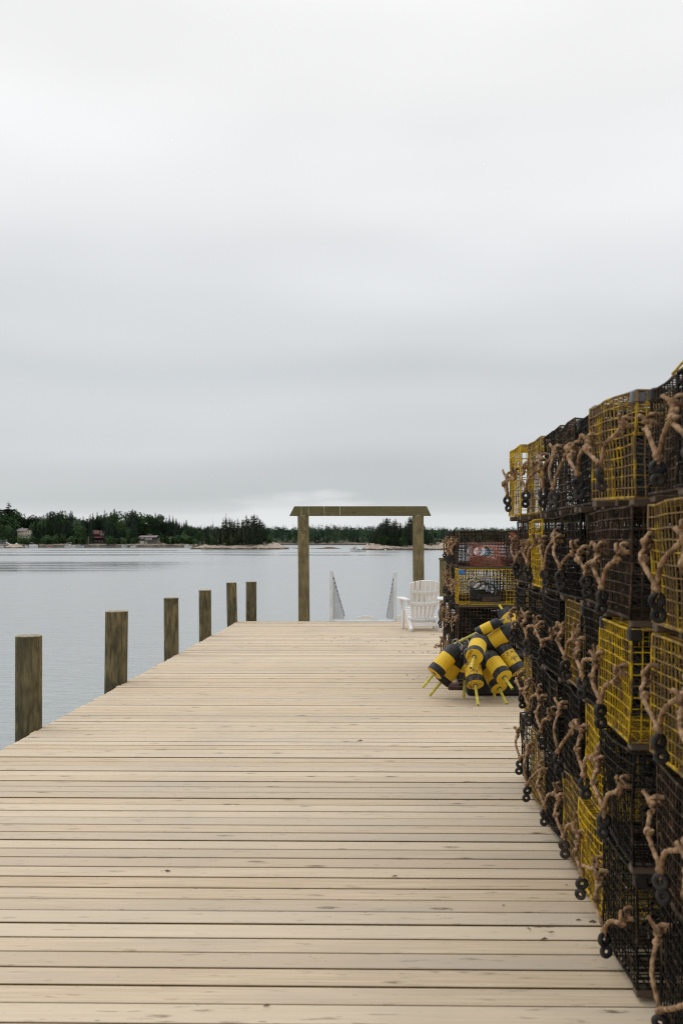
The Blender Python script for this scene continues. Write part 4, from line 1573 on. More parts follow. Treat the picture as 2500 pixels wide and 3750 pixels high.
# landmark trees
tp = at(31, 0, 570); tp.z = WZ + 4
tree('pine', tp, EYE - (1838 - CY) * 570 / F - tp.z, 'old broad flat topped pine rising above the far left woods', 'trees on the left shore', 1.35)
for px_, top in ((5, 1862), (185, 1871), (261, 1868), (258, 1873), (341, 1877), (384, 1866), (420, 1862), (486, 1864), (495, 1868), (569, 1876), (580, 1884), (621, 1884), (634, 1888), (646, 1899)):
    tp = at(px_, 0, 585); tp.z = WZ + 4
    tree('spruce', tp, EYE - (top - CY) * 585 / F - tp.z, 'tall spired spruce above the canopy ' + zone(px_), 'trees on the left shore', .8)
tp = at(683, 0, 560); tp.z = WZ + 2
tree('spruce', tp, EYE - (1903 - CY) * 560 / F - tp.z, 'lone spruce spire above the low trees near the grey footbridge', 'trees on the left shore', .75)
for px_, top, d in ((333, 1900, 547), (341, 1935, 545), (393, 1890, 548), (590, 1940, 543), (119, 1925, 546), (57, 1915, 546), (98, 1962, 543)):
    tp = at(px_, 0, d); tp.z = WZ + 1.0
    tree('spruce', tp, EYE - (top - CY) * d / F - tp.z, 'dark front row spruce ' + zone(px_), 'trees on the left shore', .9)
# understorey shrubs
px_ = -70
while px_ < 735:
    d = R.uniform(536, 543)
    tp = at(px_, 0, d); tp.z = WZ + hleft(px_, ((d - 528) / 132) ** (1 / 1.5))
    if not any(a_ - 6 < px_ < b_ + 6 for a_, b_, k_ in blocked[1:3]):
        tree('bush', tp, R.uniform(2.5, 5.2), 'low green shrub above the rocks ' + zone(px_), 'shrubs along the left shore', 1.2)
    px_ += R.uniform(9, 22)

# ------------------------------------------------------------------ far wooded shore (one mass)
FAR = [(430, 1935), (560, 1928), (640, 1926), (740, 1921), (800, 1925), (900, 1924), (985, 1922), (1030, 1921), (1065, 1925), (1130, 1916), (1200, 1917), (1260, 1919), (1330, 1921),
       (1450, 1920), (1560, 1926), (1620, 1925), (1700, 1926), (1760, 1928), (1880, 1926), (2100, 1926), (2700, 1922)]


def hfar(px_, t): return -1.0 + (2.0 * min(1, t / .1)) + 12 * max(0, t - .1)


land_mesh(420, 5400, 680, 900, hfar, 330, 16, 9, 'far_shore', [M['rock_left'], M['forest_floor']], .12)
q = MB(); fr = random.Random(12)
protoS = []
for s_ in range(4):
    r = random.Random(200 + s_); L_ = []
    for i in range(17):
        t = i / 16
        for k in range(max(3, int(7 * (1.1 - t)))):
            an = r.uniform(0, 6.28); rad = (.17 * (1 - t) ** .85 + .015) * r.uniform(.6, 1.2); z = .12 + .88 * t
            dx, dy = cos(an) * rad, sin(an) * rad; w_ = .035 * r.uniform(.7, 1.4)
            L_.append([(-dy * .3, dx * .3, z), (dx - dy * .35, dy + dx * .35, z - rad * .35), (dx + dy * .35, dy - dx * .35, z - rad * .4 - w_)])
    protoS.append(L_)
protoR = []
for s_ in range(3):
    r = random.Random(300 + s_); L_ = []
    cs = [(r.uniform(-.2, .2), r.uniform(-.2, .2), r.uniform(.35, .82), r.uniform(.13, .22)) for _ in range(10)]
    for k in range(170):
        cx_, cy_, cz_, cr = cs[r.randrange(10)]
        d_ = Vector((r.gauss(0, 1), r.gauss(0, 1), r.gauss(0, 1))).normalized() * cr * r.uniform(.75, 1.0)
        c = Vector((cx_, cy_, cz_)) + d_; u = Vector((r.gauss(0, 1), r.gauss(0, 1), r.gauss(0, 1))).normalized() * .05; v_ = u.orthogonal().normalized() * .045
        L_.append([c - u, c + v_, c + u])
    protoR.append(L_)
for d in (692, 702, 714, 728, 744, 764, 790):
    px_ = 430
    while px_ < 5350:
        top = interp(FAR, px_) + fr.uniform(-1, 9)
        t_ = ((d - 680) / 220) ** (1 / 1.5)
        zb_ = WZ + hfar(px_, t_) - .3
        front = min(1, .72 + (d - 692) / 180)
        zt = EYE - (top - CY) * d / F
        h = (zt - zb_) * front
        conif = fr.random() < (.55 if px_ > 1130 else .35)
        if conif and fr.random() < .25: h *= 1.09
        p = at(px_, 0, d + fr.uniform(-4, 4))
        a_ = fr.uniform(0, 6.28); ca, sa = cos(a_), sin(a_)
        L_ = (protoS if conif else protoR)[fr.randrange(3)]
        ws = h * (fr.uniform(.85, 1.2) if conif else fr.uniform(.75, 1.0))
        vs = []
        for tri in L_:
            for (x, y, z) in tri: vs.append((p.x + (x * ca - y * sa) * ws, p.y + (x * sa + y * ca) * ws, zb_ + z * h))
        q.add(vs, [(3 * k, 3 * k + 1, 3 * k + 2) for k in range(len(L_))])
        px_ += fr.uniform(7, 17) * (1 if px_ < 2600 else 1.8)
n_far = NT('far_woods_mixed')
g = n_far.node('ShaderNodeNewGeometry')
mm = n_far.node('ShaderNodeMapping'); n_far.l.new(g.outputs['Position'], mm.inputs[0]); mm.inputs['Scale'].default_value = (1, .6, .5)
f1 = n_far.noise(mm.outputs[0], .12, 3, .6); f2 = n_far.noise(mm.outputs[0], .5, 3, .6)
c = n_far.mix(n_far.rng(f1, .4, .6), (.024, .050, .036), (.046, .080, .040))
c = n_far.mix(n_far.rng(f2, .5, .7), c, (.062, .098, .052))
M['far'] = n_far.fin(c, .85, 0, .1)
o = q.build('far_woods', M['far'], kind='stuff'); tag(o, 'distant mixed woods covering the far shore across the water', 'woods')


# ------------------------------------------------------------------ islands
def island(name, pxa, pxb, d, depth, prof, seed, mats, n=110, m=40, floor=1.6, label=None):
    """prof: list of (px, top py) crest of the rock"""
    q = MB(); vs = []; zz = []
    for j in range(m + 1):
        t = j / m
        for i in range(n + 1):
            px_ = pxa + (pxb - pxa) * i / n
            s_ = i / n
            p = at(px_, 0, d + depth * t)
            crest = (EYE - (interp(prof, px_) - CY) * d / F) - WZ
            edge = min(1, s_ / .04, (1 - s_) / .04)
            sh = .10 * (noise.noise(Vector((p.x * .22, seed, 0))) + .3 * noise.noise(Vector((p.x * .9, seed, 3))))
            tt = min(1, max(0, (t - .04 + sh * .6) / .30)); prof_t = tt * tt * (3 - 2 * tt) if t < .5 else min(1, (1 - t) / .35)
            nz = noise.fractal(Vector((p.x * .28 + seed, p.y * .30, 0)), .8, 2.2, 4)
            # tilted joint blocks
            blk = math.floor((p.x * .55 + p.y * .35 + 1.2 * noise.noise(Vector((p.x * .3, p.y * .3, seed)))) * 1.0)
            bl = noise.noise(Vector((blk * 1.7, seed, 0))) * .55
            z = crest * prof_t * edge * (1 + .28 * nz) + bl * min(1, prof_t * 3) * .6 * edge - .35 * (1 - min(1, prof_t * 5)) - .4 * (1 - edge)
            vs.append((p.x, p.y, WZ + z)); zz.append(z)
    q.add(vs, [])
    for j in range(m):
        for i in range(n):
            a_ = j * (n + 1) + i
            px_ = pxa + (pxb - pxa) * i / n
            fl_ = 1 if (j / m > .36 and j / m < .9 and .1 < i / n < .9) else 0
            q.f.append((a_, a_ + 1, a_ + n + 2, a_ + n + 1)); q.m.append(fl_ if len(mats) > 1 else 0); q.sm.append(False); q.attr.append(0)
    o = q.build(name, mats, kind='structure')
    return o


D1 = 376
island('island', 686, 1068, D1, 34, [(686, 2011), (720, 2006), (750, 1995), (780, 1993), (820, 1999), (850, 2000), (890, 1997), (930, 1995), (960, 1990), (990, 1983), (1010, 1989), (1025, 1996), (1040, 2003), (1068, 2011)], 5, [M['rock'], M['forest_floor']])
D2i = 357
island('island', 1318, 1665, D2i, 34, [(1318, 2013), (1335, 2000), (1350, 1989), (1375, 1990), (1400, 1994), (1430, 1999), (1460, 2001), (1500, 1999), (1540, 2000), (1560, 1993), (1580, 1992), (1600, 1997), (1612, 1990), (1630, 1991), (1650, 1996), (1665, 2012)], 8, [M['rock'], M['forest_floor']])
I1 = [(738, 1975), (746, 1945), (755, 1918), (770, 1916), (782, 1922), (800, 1918), (815, 1905), (828, 1884), (842, 1888), (855, 1903), (866, 1908), (878, 1893), (888, 1898), (900, 1886), (915, 1892), (930, 1885), (946, 1890), (957, 1894), (964, 1908), (972, 1930), (983, 1940), (990, 1955), (1000, 1978)]
I2 = [(1350, 1975), (1358, 1950), (1368, 1928), (1385, 1910), (1404, 1902), (1415, 1898), (1430, 1901), (1446, 1900), (1456, 1914), (1475, 1918), (1486, 1908), (1493, 1897), (1505, 1892), (1525, 1905), (1545, 1915), (1558, 1935), (1572, 1948), (1585, 1965), (1600, 1985)]
for (prof, dd, pa, pb, nm_, grey_zone) in ((I1, D1, 738, 1000, 'left', (785, 900)), (I2, D2i, 1350, 1598, 'right', (1470, 1500))):
    for ri, (dz, step, hf) in enumerate(((9, 14, .62), (12, 10, .85), (17, 9, 1.0), (24, 12, .9))):
        px_ = pa + R.uniform(0, 6)
        while px_ < pb:
            d = dd + dz
            top = interp(prof, px_) + (R.uniform(2, 16) if R.random() < .5 else -3)
            zb_ = WZ + 1.5
            h = (EYE - (top - CY) * d / F - zb_) * hf
            if h > 1.5:
                rr_ = R.random(); kd = 'ispruce'
                if grey_zone[0] < px_ < grey_zone[1] and rr_ < .38: kd = 'grey'
                elif rr_ < .07: kd = 'grey'
                elif rr_ > .84 and ri < 2: kd = 'bush'
                tp = at(px_, 0, d + R.uniform(-2, 2)); tp.z = zb_
                if kd == 'bush': h = R.uniform(2.5, 4)
                third = (px_ - pa) / (pb - pa)
                side = 'left third' if third < .34 else ('middle' if third < .67 else 'right third')
                lab = {'grey': 'pale lichen grey spruce', 'ispruce': 'dark spruce', 'bush': 'low green shrub'}[kd] + ' in the %s of the %s island grove' % (side, nm_)
                tree(kd, tp, h, lab, 'trees on the %s island' % nm_, 1.0 if kd == 'ispruce' else .9)
            px_ += step * R.uniform(.6, 1.4)
for px_, top, kd, lab in ((778, 1892, 'dead', 'bare dead snag rising from the left part of the left island'), (828, 1879, 'grey', 'tallest pale wispy spruce on the left island'),
                          (902, 1884, 'ispruce', 'tall dark spruce crest right of centre on the left island'), (930, 1883, 'ispruce', 'tallest dark spruce near the right crest of the left island'),
                          (1415, 1897, 'ispruce', 'tall spruce crest in the left half of the right island'), (1447, 1899, 'ispruce', 'pointed spruce in the middle of the right island'),
                          (1505, 1890, 'ispruce', 'tallest spruce on the right island beside the gatepost')):
    dd = D1 if px_ < 1200 else D2i
    tp = at(px_, 0, dd + 16); tp.z = WZ + 1.5
    tree(kd, tp, EYE - (top - CY) * (dd + 16) / F - tp.z, lab, 'trees on the islands', .95)

# low ledges and the pale boulder
island('tidal_ledge', 1150, 1262, 398, 10, [(1150, 2012), (1172, 2008), (1190, 2005), (1215, 2004), (1235, 2007), (1262, 2012)], 3, [M['ledge']], 60, 16)
island('tidal_ledge', 1062, 1180, 402, 5, [(1062, 2009.5), (1100, 2008.5), (1180, 2009)], 13, [M['ledge']], 60, 10)
island('tidal_ledge', 566, 700, 430, 8, [(566, 2008), (600, 2005), (640, 2005), (680, 2007), (700, 2008)], 4, [M['ledge']], 60, 12)
island('tidal_ledge', -40, 112, 424, 9, [(-40, 2008), (0, 2006), (60, 2005), (112, 2008)], 6, [M['ledge']], 60, 12)
island('boulder_ledge', 10, 98, 426, 12, [(10, 2008), (25, 2001), (45, 1996), (62, 1995), (80, 1998), (98, 2007)], 7, [M['rock']], 50, 20)


# ------------------------------------------------------------------ houses on the left shore
def hmat(name, c, rough=.8): return mat_noisy(name, c, tuple(x * .82 for x in c), .8, rough)


M['cream'] = hmat('cream_clapboard', (.55, .47, .33)); M['roofgrey'] = hmat('grey_shingle', (.20, .17, .17)); M['redw'] = hmat('red_clapboard', (.075, .018, .020))
M['redroof'] = hmat('red_roof', (.095, .024, .026)); M['darkw'] = hmat('dark_siding', (.035, .03, .03)); M['stone'] = mat_noisy('fieldstone', (.36, .29, .23), (.18, .15, .13), 1.6, .9)
M['trim'] = hmat('white_trim', (.72, .72, .70), .5); M['pane'] = mat_noisy('window_glass', (.05, .06, .07), (.10, .12, .13), .6, .15); M['greyw'] = hmat('weathered_grey', (.26, .25, .24))


def window(parent, x, z, w, h, yf, light=False, door=False):
    q = MB(); e = .09
    q.box(x - w / 2, x + w / 2, yf - .05, yf - .004, z, z + e); q.box(x - w / 2, x + w / 2, yf - .05, yf - .004, z + h - e, z + h)
    q.box(x - w / 2, x - w / 2 + e, yf - .05, yf - .004, z + e, z + h - e); q.box(x + w / 2 - e, x + w / 2, yf - .05, yf - .004, z + e, z + h - e)
    q.box(x - .03, x + .03, yf - .045, yf - .004, z + e, z + h - e)
    f_ = q.build('door' if door else 'window', M['trim'], parent)
    q = MB(); q.box(x - w / 2 + e, x + w / 2 - e, yf - .02, yf - .003, z + e, z + h - e); q.build('pane', M['trim'] if light else M['pane'], f_)


def gable(q, x0, x1, y0, y1, z0, z1, ridge='x', ov=.4, th=.15):
    ym, xm = (y0 + y1) / 2, (x0 + x1) / 2
    if ridge == 'x':
        a_ = [(x0 - ov, y0 - ov, z0), (x1 + ov, y0 - ov, z0), (x1 + ov, ym, z1), (x0 - ov, ym, z1), (x0 - ov, y1 + ov, z0), (x1 + ov, y1 + ov, z0)]
        f = [(0, 1, 2, 3), (3, 2, 5, 4)]
    else:
        a_ = [(x0 - ov, y0 - ov, z0), (x0 - ov, y1 + ov, z0), (xm, y1 + ov, z1), (xm, y0 - ov, z1), (x1 + ov, y0 - ov, z0), (x1 + ov, y1 + ov, z0)]
        f = [(0, 3, 2, 1), (3, 4, 5, 2)]
    n_ = len(a_)
    q.add(a_ + [(x, y, z - th) for x, y, z in a_], f + [tuple(n_ + i for i in ff[::-1]) for ff in f] + ([(0, n_, n_ + 1, 1), (1, n_ + 1, n_ + 2, 2), (2, n_ + 2, n_ + 5, 5), (0, 3, n_ + 3, n_), (3, 4, n_ + 4, n_ + 3), (4, 5, n_ + 5, n_ + 4)] if ridge == 'x' else
                                                                                                      [(0, n_, n_ + 3, 3), (3, n_ + 3, n_ + 4, 4), (0, 1, n_ + 1, n_), (4, n_ + 4, n_ + 5, 5), (1, 2, n_ + 2, n_ + 1), (2, 5, n_ + 5, n_ + 2)]))


def wallg(q, x0, x1, y0, y1, z0, z1, zr, ridge):
    q.box(x0, x1, y0, y1, z0, z1)
    ym, xm = (y0 + y1) / 2, (x0 + x1) / 2
    if ridge == 'x':
        q.add([(x0, y0, z1), (x0, y1, z1), (x0, ym, zr), (x1, y0, z1), (x1, y1, z1), (x1, ym, zr)], [(0, 2, 1), (3, 4, 5)])
    else:
        q.add([(x0, y0, z1), (x1, y0, z1), (xm, y0, zr), (x0, y1, z1), (x1, y1, z1), (xm, y1, zr)], [(0, 1, 2), (3, 5, 4)])


dh = 556; u_ = dh / F     # metres per photo pixel there


def HX(px_, ref): return (px_ - ref) * u_


def HZ(py_): return EYE - (py_ - CY) * u_


# cream house
p = at(90, 0, dh); t = thing('house', 'cream house with grey roof half hidden by trees on the left shore', 'house', (p.x, p.y, 0))
q = MB(); wallg(q, HX(64, 90), HX(95, 90), 0, 6, HZ(1975), HZ(1944), HZ(1935.5), 'x'); q.box(HX(95, 90), HX(116, 90), 1, 6, HZ(1975), HZ(1942)); q.box(HX(85, 90), HX(120, 90), -2.5, 0.9, HZ(1975), HZ(1957))
q.build('wall', M['cream'], t)
q = MB(); gable(q, HX(64, 90), HX(95, 90), 0, 6, HZ(1944), HZ(1935), 'x'); q.box(HX(95, 90), HX(117, 90), .8, 6.2, HZ(1942) + .01, HZ(1940)); q.build('roof', M['roofgrey'], t)
q = MB(); q.box(HX(75, 90), HX(78, 90), 2.5, 3.2, HZ(1938), HZ(1932)); q.build('chimney', M['trim'], t)
for px_, py_, w_, h_ in ((70, 1950, .8, .8), (76, 1950, .8, .8), (84, 1951, .9, 1.0), (88, 1951, .9, 1.0), (104, 1951, .9, 1.1), (111, 1951, .9, 1.1)): window(t, HX(px_, 90), HZ(py_ + 1), w_, h_, 0 if px_ < 95 else 1)
for px_ in (89, 95, 101, 107, 113): window(t, HX(px_, 90), HZ(1966), .8, .9, -2.5)
q = MB(); q.box(HX(84, 90), HX(121, 90), -2.8, .9, HZ(1957) + .01, HZ(1955.5)); q.build('porch_roof', M['trim'], t)
# red house
p = at(357, 0, dh); t = thing('house', 'dark red gabled house with a square turret on the left shore', 'house', (p.x, p.y, 0))
q = MB(); q.box(HX(327, 357), HX(384, 357), 0, 8, HZ(1992), HZ(1968)); wallg(q, HX(327, 357), HX(366, 357), 1, 8, HZ(1968), HZ(1956), HZ(1943), 'x'); q.box(HX(364.5, 357), HX(382, 357), .5, 5, HZ(1968), HZ(1944.5)); q.build('wall', M['redw'], t)
q = MB(); gable(q, HX(328, 357), HX(364, 357), 1, 8, HZ(1956), HZ(1942), 'x'); q.box(HX(363.5, 357), HX(383, 357), .3, 5.2, HZ(1944.5) + .01, HZ(1943)); q.add([(HX(325, 357), -1.6, HZ(1969.5)), (HX(387, 357), -1.6, HZ(1969.5)), (HX(383, 357), .45, HZ(1965)), (HX(329, 357), .45, HZ(1965)), (HX(325, 357), -1.6, HZ(1970.5)), (HX(387, 357), -1.6, HZ(1970.5)), (HX(383, 357), .45, HZ(1966)), (HX(329, 357), .45, HZ(1966))], [(0, 1, 2, 3), (7, 6, 5, 4), (0, 4, 5, 1), (1, 5, 6, 2), (3, 7, 4, 0)]); q.build('roof', M['redroof'], t)
q = MB(); q.box(HX(329, 357), HX(331, 357), 3, 3.6, HZ(1946), HZ(1940)); q.build('chimney', M['brick'], t)
for px_, py_ in ((370, 1950), (370, 1960), (377, 1960)): window(t, HX(px_, 357), HZ(py_), .9, .9, .5)
for px_ in (335, 344, 353, 364, 374): window(t, HX(px_, 357), HZ(1986), .9, 1.1, 0)
# grey house with stone ground floor
p = at(546, 0, 545); u_ = 545 / F; t = thing('house', 'low grey roofed house with stone ground floor and garage door at the water', 'house', (p.x, p.y, 0))
q = MB(); q.box(HX(513, 546), HX(574, 546), 0, 7, HZ(1998), HZ(1979.5)); q.build('wall', M['stone'], t)
q = MB(); q.box(HX(513, 546), HX(569, 546), -.05, 7, HZ(1979.5) + .01, HZ(1967.5)); q.build('upper_wall', M['darkw'], t)
q = MB(); gable(q, HX(513, 546), HX(571, 546), -.4, 7.4, HZ(1967.5), HZ(1961), 'x', .6); q.build('roof', M['roofgrey'], t)
q = MB(); q.box(HX(543, 546), HX(549, 546), 3, 4, HZ(1962), HZ(1956.5)); q.build('chimney', M['stone'], t)
window(t, HX(521, 546), HZ(1974), 1.7, .8, -.05, True)
window(t, HX(539, 546), HZ(1977), 2.4, 1.25, -.05, True); window(t, HX(551, 546), HZ(1977), 2.0, 1.25, -.05, True)
window(t, HX(521, 546), HZ(1993.5), 2.0, 1.8, 0, True, True); window(t, HX(536, 546), HZ(1993), .95, 1.6, 0, True, True)
window(t, HX(546.5, 546), HZ(1985), 1.2, .75, 0); window(t, HX(561, 546), HZ(1985), 1.5, .75, 0)
q = MB(); q.box(HX(532, 546), HX(580, 546), -1.3, -.06, HZ(1980), HZ(1979))
for k in range(16): q.box(HX(532 + k * 3.2, 546) - .03, HX(532 + k * 3.2, 546) + .03, -1.3, -1.25, HZ(1979), HZ(1974))
q.box(HX(532, 546), HX(580, 546), -1.31, -1.24, HZ(1974) + .004, HZ(1973.2)); q.build('balcony', M['greyw'], t)

# raised deck with railing right of the grey house
p = at(614, 0, 556); u_ = 556 / F; t = thing('viewing_deck', 'small grey raised deck with railing among trees right of the grey house', 'deck', (p.x, p.y, 0))
q = MB(); q.box(HX(600, 614), HX(628, 614), 0, 3, HZ(1979), HZ(1976.5))
for k in range(4):
    x = HX(601 + k * 8.6, 614); q.box(x - .08, x + .08, .1, .26, HZ(1995), HZ(1979))
q.build('platform', M['greyw'], t)
q = MB()
for k in range(8):
    x = HX(600.5 + k * 3.9, 614); q.box(x - .05, x + .05, 0, .08, HZ(1976.5), HZ(1966))
q.box(HX(600, 614), HX(628, 614), -.02, .1, HZ(1966), HZ(1965)); q.box(HX(600, 614), HX(628, 614), 0, .06, HZ(1972), HZ(1971.3)); q.build('railing', M['greyw'], t)


def pier(pxa, pxb, ytop, ywat, d, label, rail=True, n=9):
    u = d / F; p = at((pxa + pxb) / 2, 0, d); ref = (pxa + pxb) / 2
    t = thing('wooden_pier', label, 'pier', (p.x, p.y, 0))
    z = EYE - (ytop - CY) * u; q = MB(); q.box((pxa - ref) * u, (pxb - ref) * u, 0, 2.2, z - .18, z); q.box((pxa - ref) * u, (pxb - ref) * u, .1, .3, z - .75, z - .6); q.build('walkway', M['greyw'], t)
    for k in range(n):
        x = (pxa - ref + (pxb - pxa) * k / (n - 1)) * u
        q = MB(); q.box(x - .09, x + .09, .05, .22, WZ - .5, z - .19); q.build('pile', M['greyw'], t)
    if rail:
        q = MB()
        for k in range(2 * n - 1):
            x = (pxa - ref + (pxb - pxa) * k / (2 * n - 2)) * u; q.box(x - .04, x + .04, .02, .1, z, z + .95)
        for hh in (.5, .95): q.box((pxa - ref) * u, (pxb - ref) * u, 0, .12, z + hh, z + hh + .07)
        q.build('railing', M['greyw'], t)
    return t


pier(681, 742, 1989, 2001, 540, 'grey railed footbridge on piles left of the left island')
pier(-30, 24, 1985, 2002, 520, 'grey wooden dock with railing at the far left shore', n=7)
u = 516 / F; p = at(36, 0, 516)
t = thing('boat_ramp', 'white ramp sloping down from the far left dock', 'ramp', (p.x, p.y, 0))
q = MB(); q.beam((-12 * u, 0, EYE - (1987 - CY) * u), (14 * u, 0, EYE - (1999 - CY) * u), 1.2, .28); q.build('deck_plate', M['trim'], t)
q = MB(); q.beam((-12 * u, .6, EYE - (1983 - CY) * u), (22 * u, .6, EYE - (1997 - CY) * u), .08, .08)
for k in range(7): q.box((-12 + k * 5) * u - .03, (-12 + k * 5) * u + .03, .57, .63, EYE - (1987 + k * 2.2 - CY) * u, EYE - (1983.2 + k * 2.05 - CY) * u)
q.build('railing', M['greyw'], t)
for px_ in (20, 27):
    q = MB(); q.box(-.1, .1, -.1, .1, WZ - .5, EYE - (1974 - CY) * u); o = q.build('dock_piling', M['greyw']); o.location = (at(px_, 0, 517).x, at(px_, 0, 517).y, 0)
    tag(o, 'tall grey dock post %s the white ramp' % ('left of' if px_ == 20 else 'at the head of'), 'piling')
p = at(62, 0, 500); u = 500 / F
t = thing('patio_umbrella', 'small white umbrella behind the pale boulder at the left shore', 'umbrella', (p.x, p.y, 0))
q = MB(); q.tube([(0, 0, WZ + .1), (0, 0, EYE - (1988 - CY) * u)], .05, 6); q.build('pole', M['greyw'], t)
q = MB(); q.lathe([(.72, EYE - (1991 - CY) * u - .02), (.7, EYE - (1991 - CY) * u + .04), (.35, EYE - (1989.3 - CY) * u), (.03, EYE - (1988 - CY) * u)], 12); q.build('canopy', M['trim'], t)


# ------------------------------------------------------------------ boats
def hull(q, L, W_, H, z0, m=0, bow=1.0, dead=.35, sheer=.35, n=16, flat=False):
    sec = []
    for i in range(n + 1):
        t = i / n                       # 0 stern .. 1 bow
        wf = (1 - max(0, (t - .45) / .55) ** 2.2) * (.88 + .12 * min(1, t / .3))
        if t == 1: wf = .02
        zt = z0 + H * (1 + sheer * t * t)
        zk = z0 - .25 + .30 * max(0, t - .7) / .3
        x = -L / 2 + L * t + (bow * .25 * H if t == 1 else 0)
        hw2 = W_ / 2 * wf
        pts = [(x, -hw2, zt), (x - 0.0, -hw2 * .95, z0 + H * .4), (x - .15 * L * .05 * (t > .9), -hw2 * .72, z0 - .02), (x, 0, zk), (x, hw2 * .72, z0 - .02), (x, hw2 * .95, z0 + H * .4), (x, hw2, zt)]
        sec.append(pts)
    vs = [p for s_ in sec for p in s_]; k = 7
    fs = []
    for i in range(n):
        for j in range(k - 1): fs.append((i * k + j, (i + 1) * k + j, (i + 1) * k + j + 1, i * k + j + 1))
    fs.append(tuple(range(k)))
    q.add(vs, fs, m, True)
    # deck a little below the sheer
    vs = []
    for i in range(n + 1):
        x, y, z = sec[i][0]; vs += [(x, y * .97, z - .10), (x, -y * .97, z - .10)]
    q.add(vs, [(2 * i, 2 * i + 1, 2 * i + 3, 2 * i + 2) for i in range(n)], m)
    # rub rail
    for sg in (0, 6): q.tube([Vector(sec[i][sg]) for i in range(n + 1)], .035, 5, m=1)


M['gel'] = mat_noisy('white_gelcoat', (.74, .74, .72), (.64, .63, .60), .8, .35)
M['navy'] = mat_noisy('dark_trim', (.03, .04, .06), (.05, .06, .08), 2, .4)
M['bluehull'] = mat_noisy('pale_blue_hull', (.33, .43, .46), (.42, .50, .52), 1, .4)
M['redhull'] = mat_noisy('red_kayak_hull', (.45, .02, .02), (.36, .02, .02), 1, .4)
M['bimini'] = mat_noisy('pale_blue_canopy', (.55, .66, .70), (.48, .58, .62), 1, .6)
M['orange'] = mat_noisy('orange_float', (.62, .24, .05), (.5, .18, .04), 1, .5)

# lobster boat in the middle, bow to the left
db = 312; u = db / F
p = at(1302, 0, db)
t = thing('lobster_boat', 'white lobster boat with a small wheelhouse, bow pointing left, between the ledge and right island', 'boat', (p.x + .05, p.y, WZ), (0, 0, radians(180 - 28)))
q = MB(); hull(q, 4.0, 1.45, .52, 0, sheer=.75); q.build('hull', [M['gel'], M['navy']], t)
q = MB(); q.box(-.35, 1.0, -.48, .48, .50, 1.28, bev=.03); q.add([(1.0, -.45, .55), (1.0, .45, .55), (1.45, .3, .80), (1.45, -.3, .80), (1.0, -.45, .95), (1.0, .45, .95)], [(4, 5, 2, 3), (0, 4, 3), (1, 2, 5), (0, 3, 2, 1)]); q.build('wheelhouse', M['gel'], t)
q = MB(); q.box(-.55, 1.12, -.54, .54, 1.285, 1.35, bev=.02); q.build('roof', M['gel'], t)
for sg in (-1, 1):
    for x0_, x1_ in ((-.1, .25), (.4, .8)):
        q = MB(); q.box(x0_, x1_, sg * .483 - .006, sg * .483 + .006, .9, 1.18); q.build('window', M['pane'], t)
q = MB(); q.box(1.0, 1.012, -.42, -.03, .98, 1.2); q.box(1.0, 1.012, .03, .42, .98, 1.2); q.build('window', M['pane'], t)
q = MB(); q.tube([(.1, 0, 1.35), (.1, 0, 2.6)], .022, 5); q.tube([(-.2, .3, 1.35), (-.2, .3, 1.9)], .015, 5); q.build('mast', M['greyw'], t)
q = MB(); q.tube([(.45, -.3, 1.46), (.45, .3, 1.46)], .13, 10); q.build('life_raft', M['orange'], t)
q = MB(); q.box(-1.5, -.7, -.3, .3, .42, .75, bev=.03); q.build('engine_box', M['navy'], t)
# its dinghy
p = at(1332, 0, 313)
t = thing('dinghy', 'small white dinghy tied behind the lobster boat', 'boat', (p.x, p.y, WZ), (0, 0, radians(165)))
q = MB(); hull(q, 1.3, .7, .28, 0); q.build('hull', [M['gel'], M['navy']], t); q = MB(); q.box(-.7, -.55, -.12, .12, .2, .6, bev=.02); q.build('outboard_motor', M['navy'], t)

# pontoon boat
db = 515; u = db / F
p = at(124, 0, db); t = thing('pontoon_boat', 'white boxy pontoon boat with pale blue canopy at the left shore', 'boat', (p.x, p.y, WZ), (0, 0, radians(4)))
q = MB()
for yy in (-.8, .8): q.tube([(-1.9, yy, .12), (1.6, yy, .12), (2.0, yy, .25)], .24, 8)
q.box(-1.95, 1.9, -1.1, 1.1, .38, .5); q.build('hull', M['gel'], t)
q = MB(); q.box(-1.9, 1.85, -1.1, -1.05, .5, 1.15); q.box(-1.9, 1.85, 1.05, 1.1, .5, 1.15); q.box(-1.9, -1.85, -1.05, 1.05, .5, 1.15); q.box(1.8, 1.85, -1.05, 1.05, .5, 1.15); q.build('side_panel', M['gel'], t)
q = MB(); q.box(-1.6, -.2, -1.0, 1.0, 1.95, 2.08, bev=.04); q.build('canopy', M['bimini'], t)
q = MB()
for xx in (-1.5, -.3):
    for yy in (-.95, .95): q.tube([(xx, yy, 1.0), (xx, yy, 1.95)], .03, 5)
q.build('canopy_frame', M['greyw'], t)
q = MB(); q.box(-2.35, -2.0, -.2, .2, .2, 1.0, bev=.05); q.build('outboard_motor', M['navy'], t)
# centre console
p = at(257, 0, 512); t = thing('motor_boat', 'white centre console motor boat with T top, moored at the left shore', 'boat', (p.x, p.y, WZ), (0, 0, radians(6)))
q = MB(); hull(q, 5.4, 1.7, .62, 0, sheer=.5); q.build('hull', [M['gel'], M['navy']], t)
q = MB(); q.box(-.5, .5, -.4, .4, .55, 1.25, bev=.05); q.build('console', M['gel'], t)
q = MB(); q.box(-1.0, .9, -.7, .7, 2.0, 2.1, bev=.03); q.build('hard_top', M['gel'], t)
q = MB()
for xx in (-.6, .5):
    for yy in (-.5, .5): q.tube([(xx, yy, .6), (xx, yy, 2.0)], .04, 5)
q.build('top_frame', M['greyw'], t)
q = MB(); q.box(-3.05, -2.7, -.2, .2, .2, 1.2, bev=.05); q.build('outboard_motor', M['navy'], t)


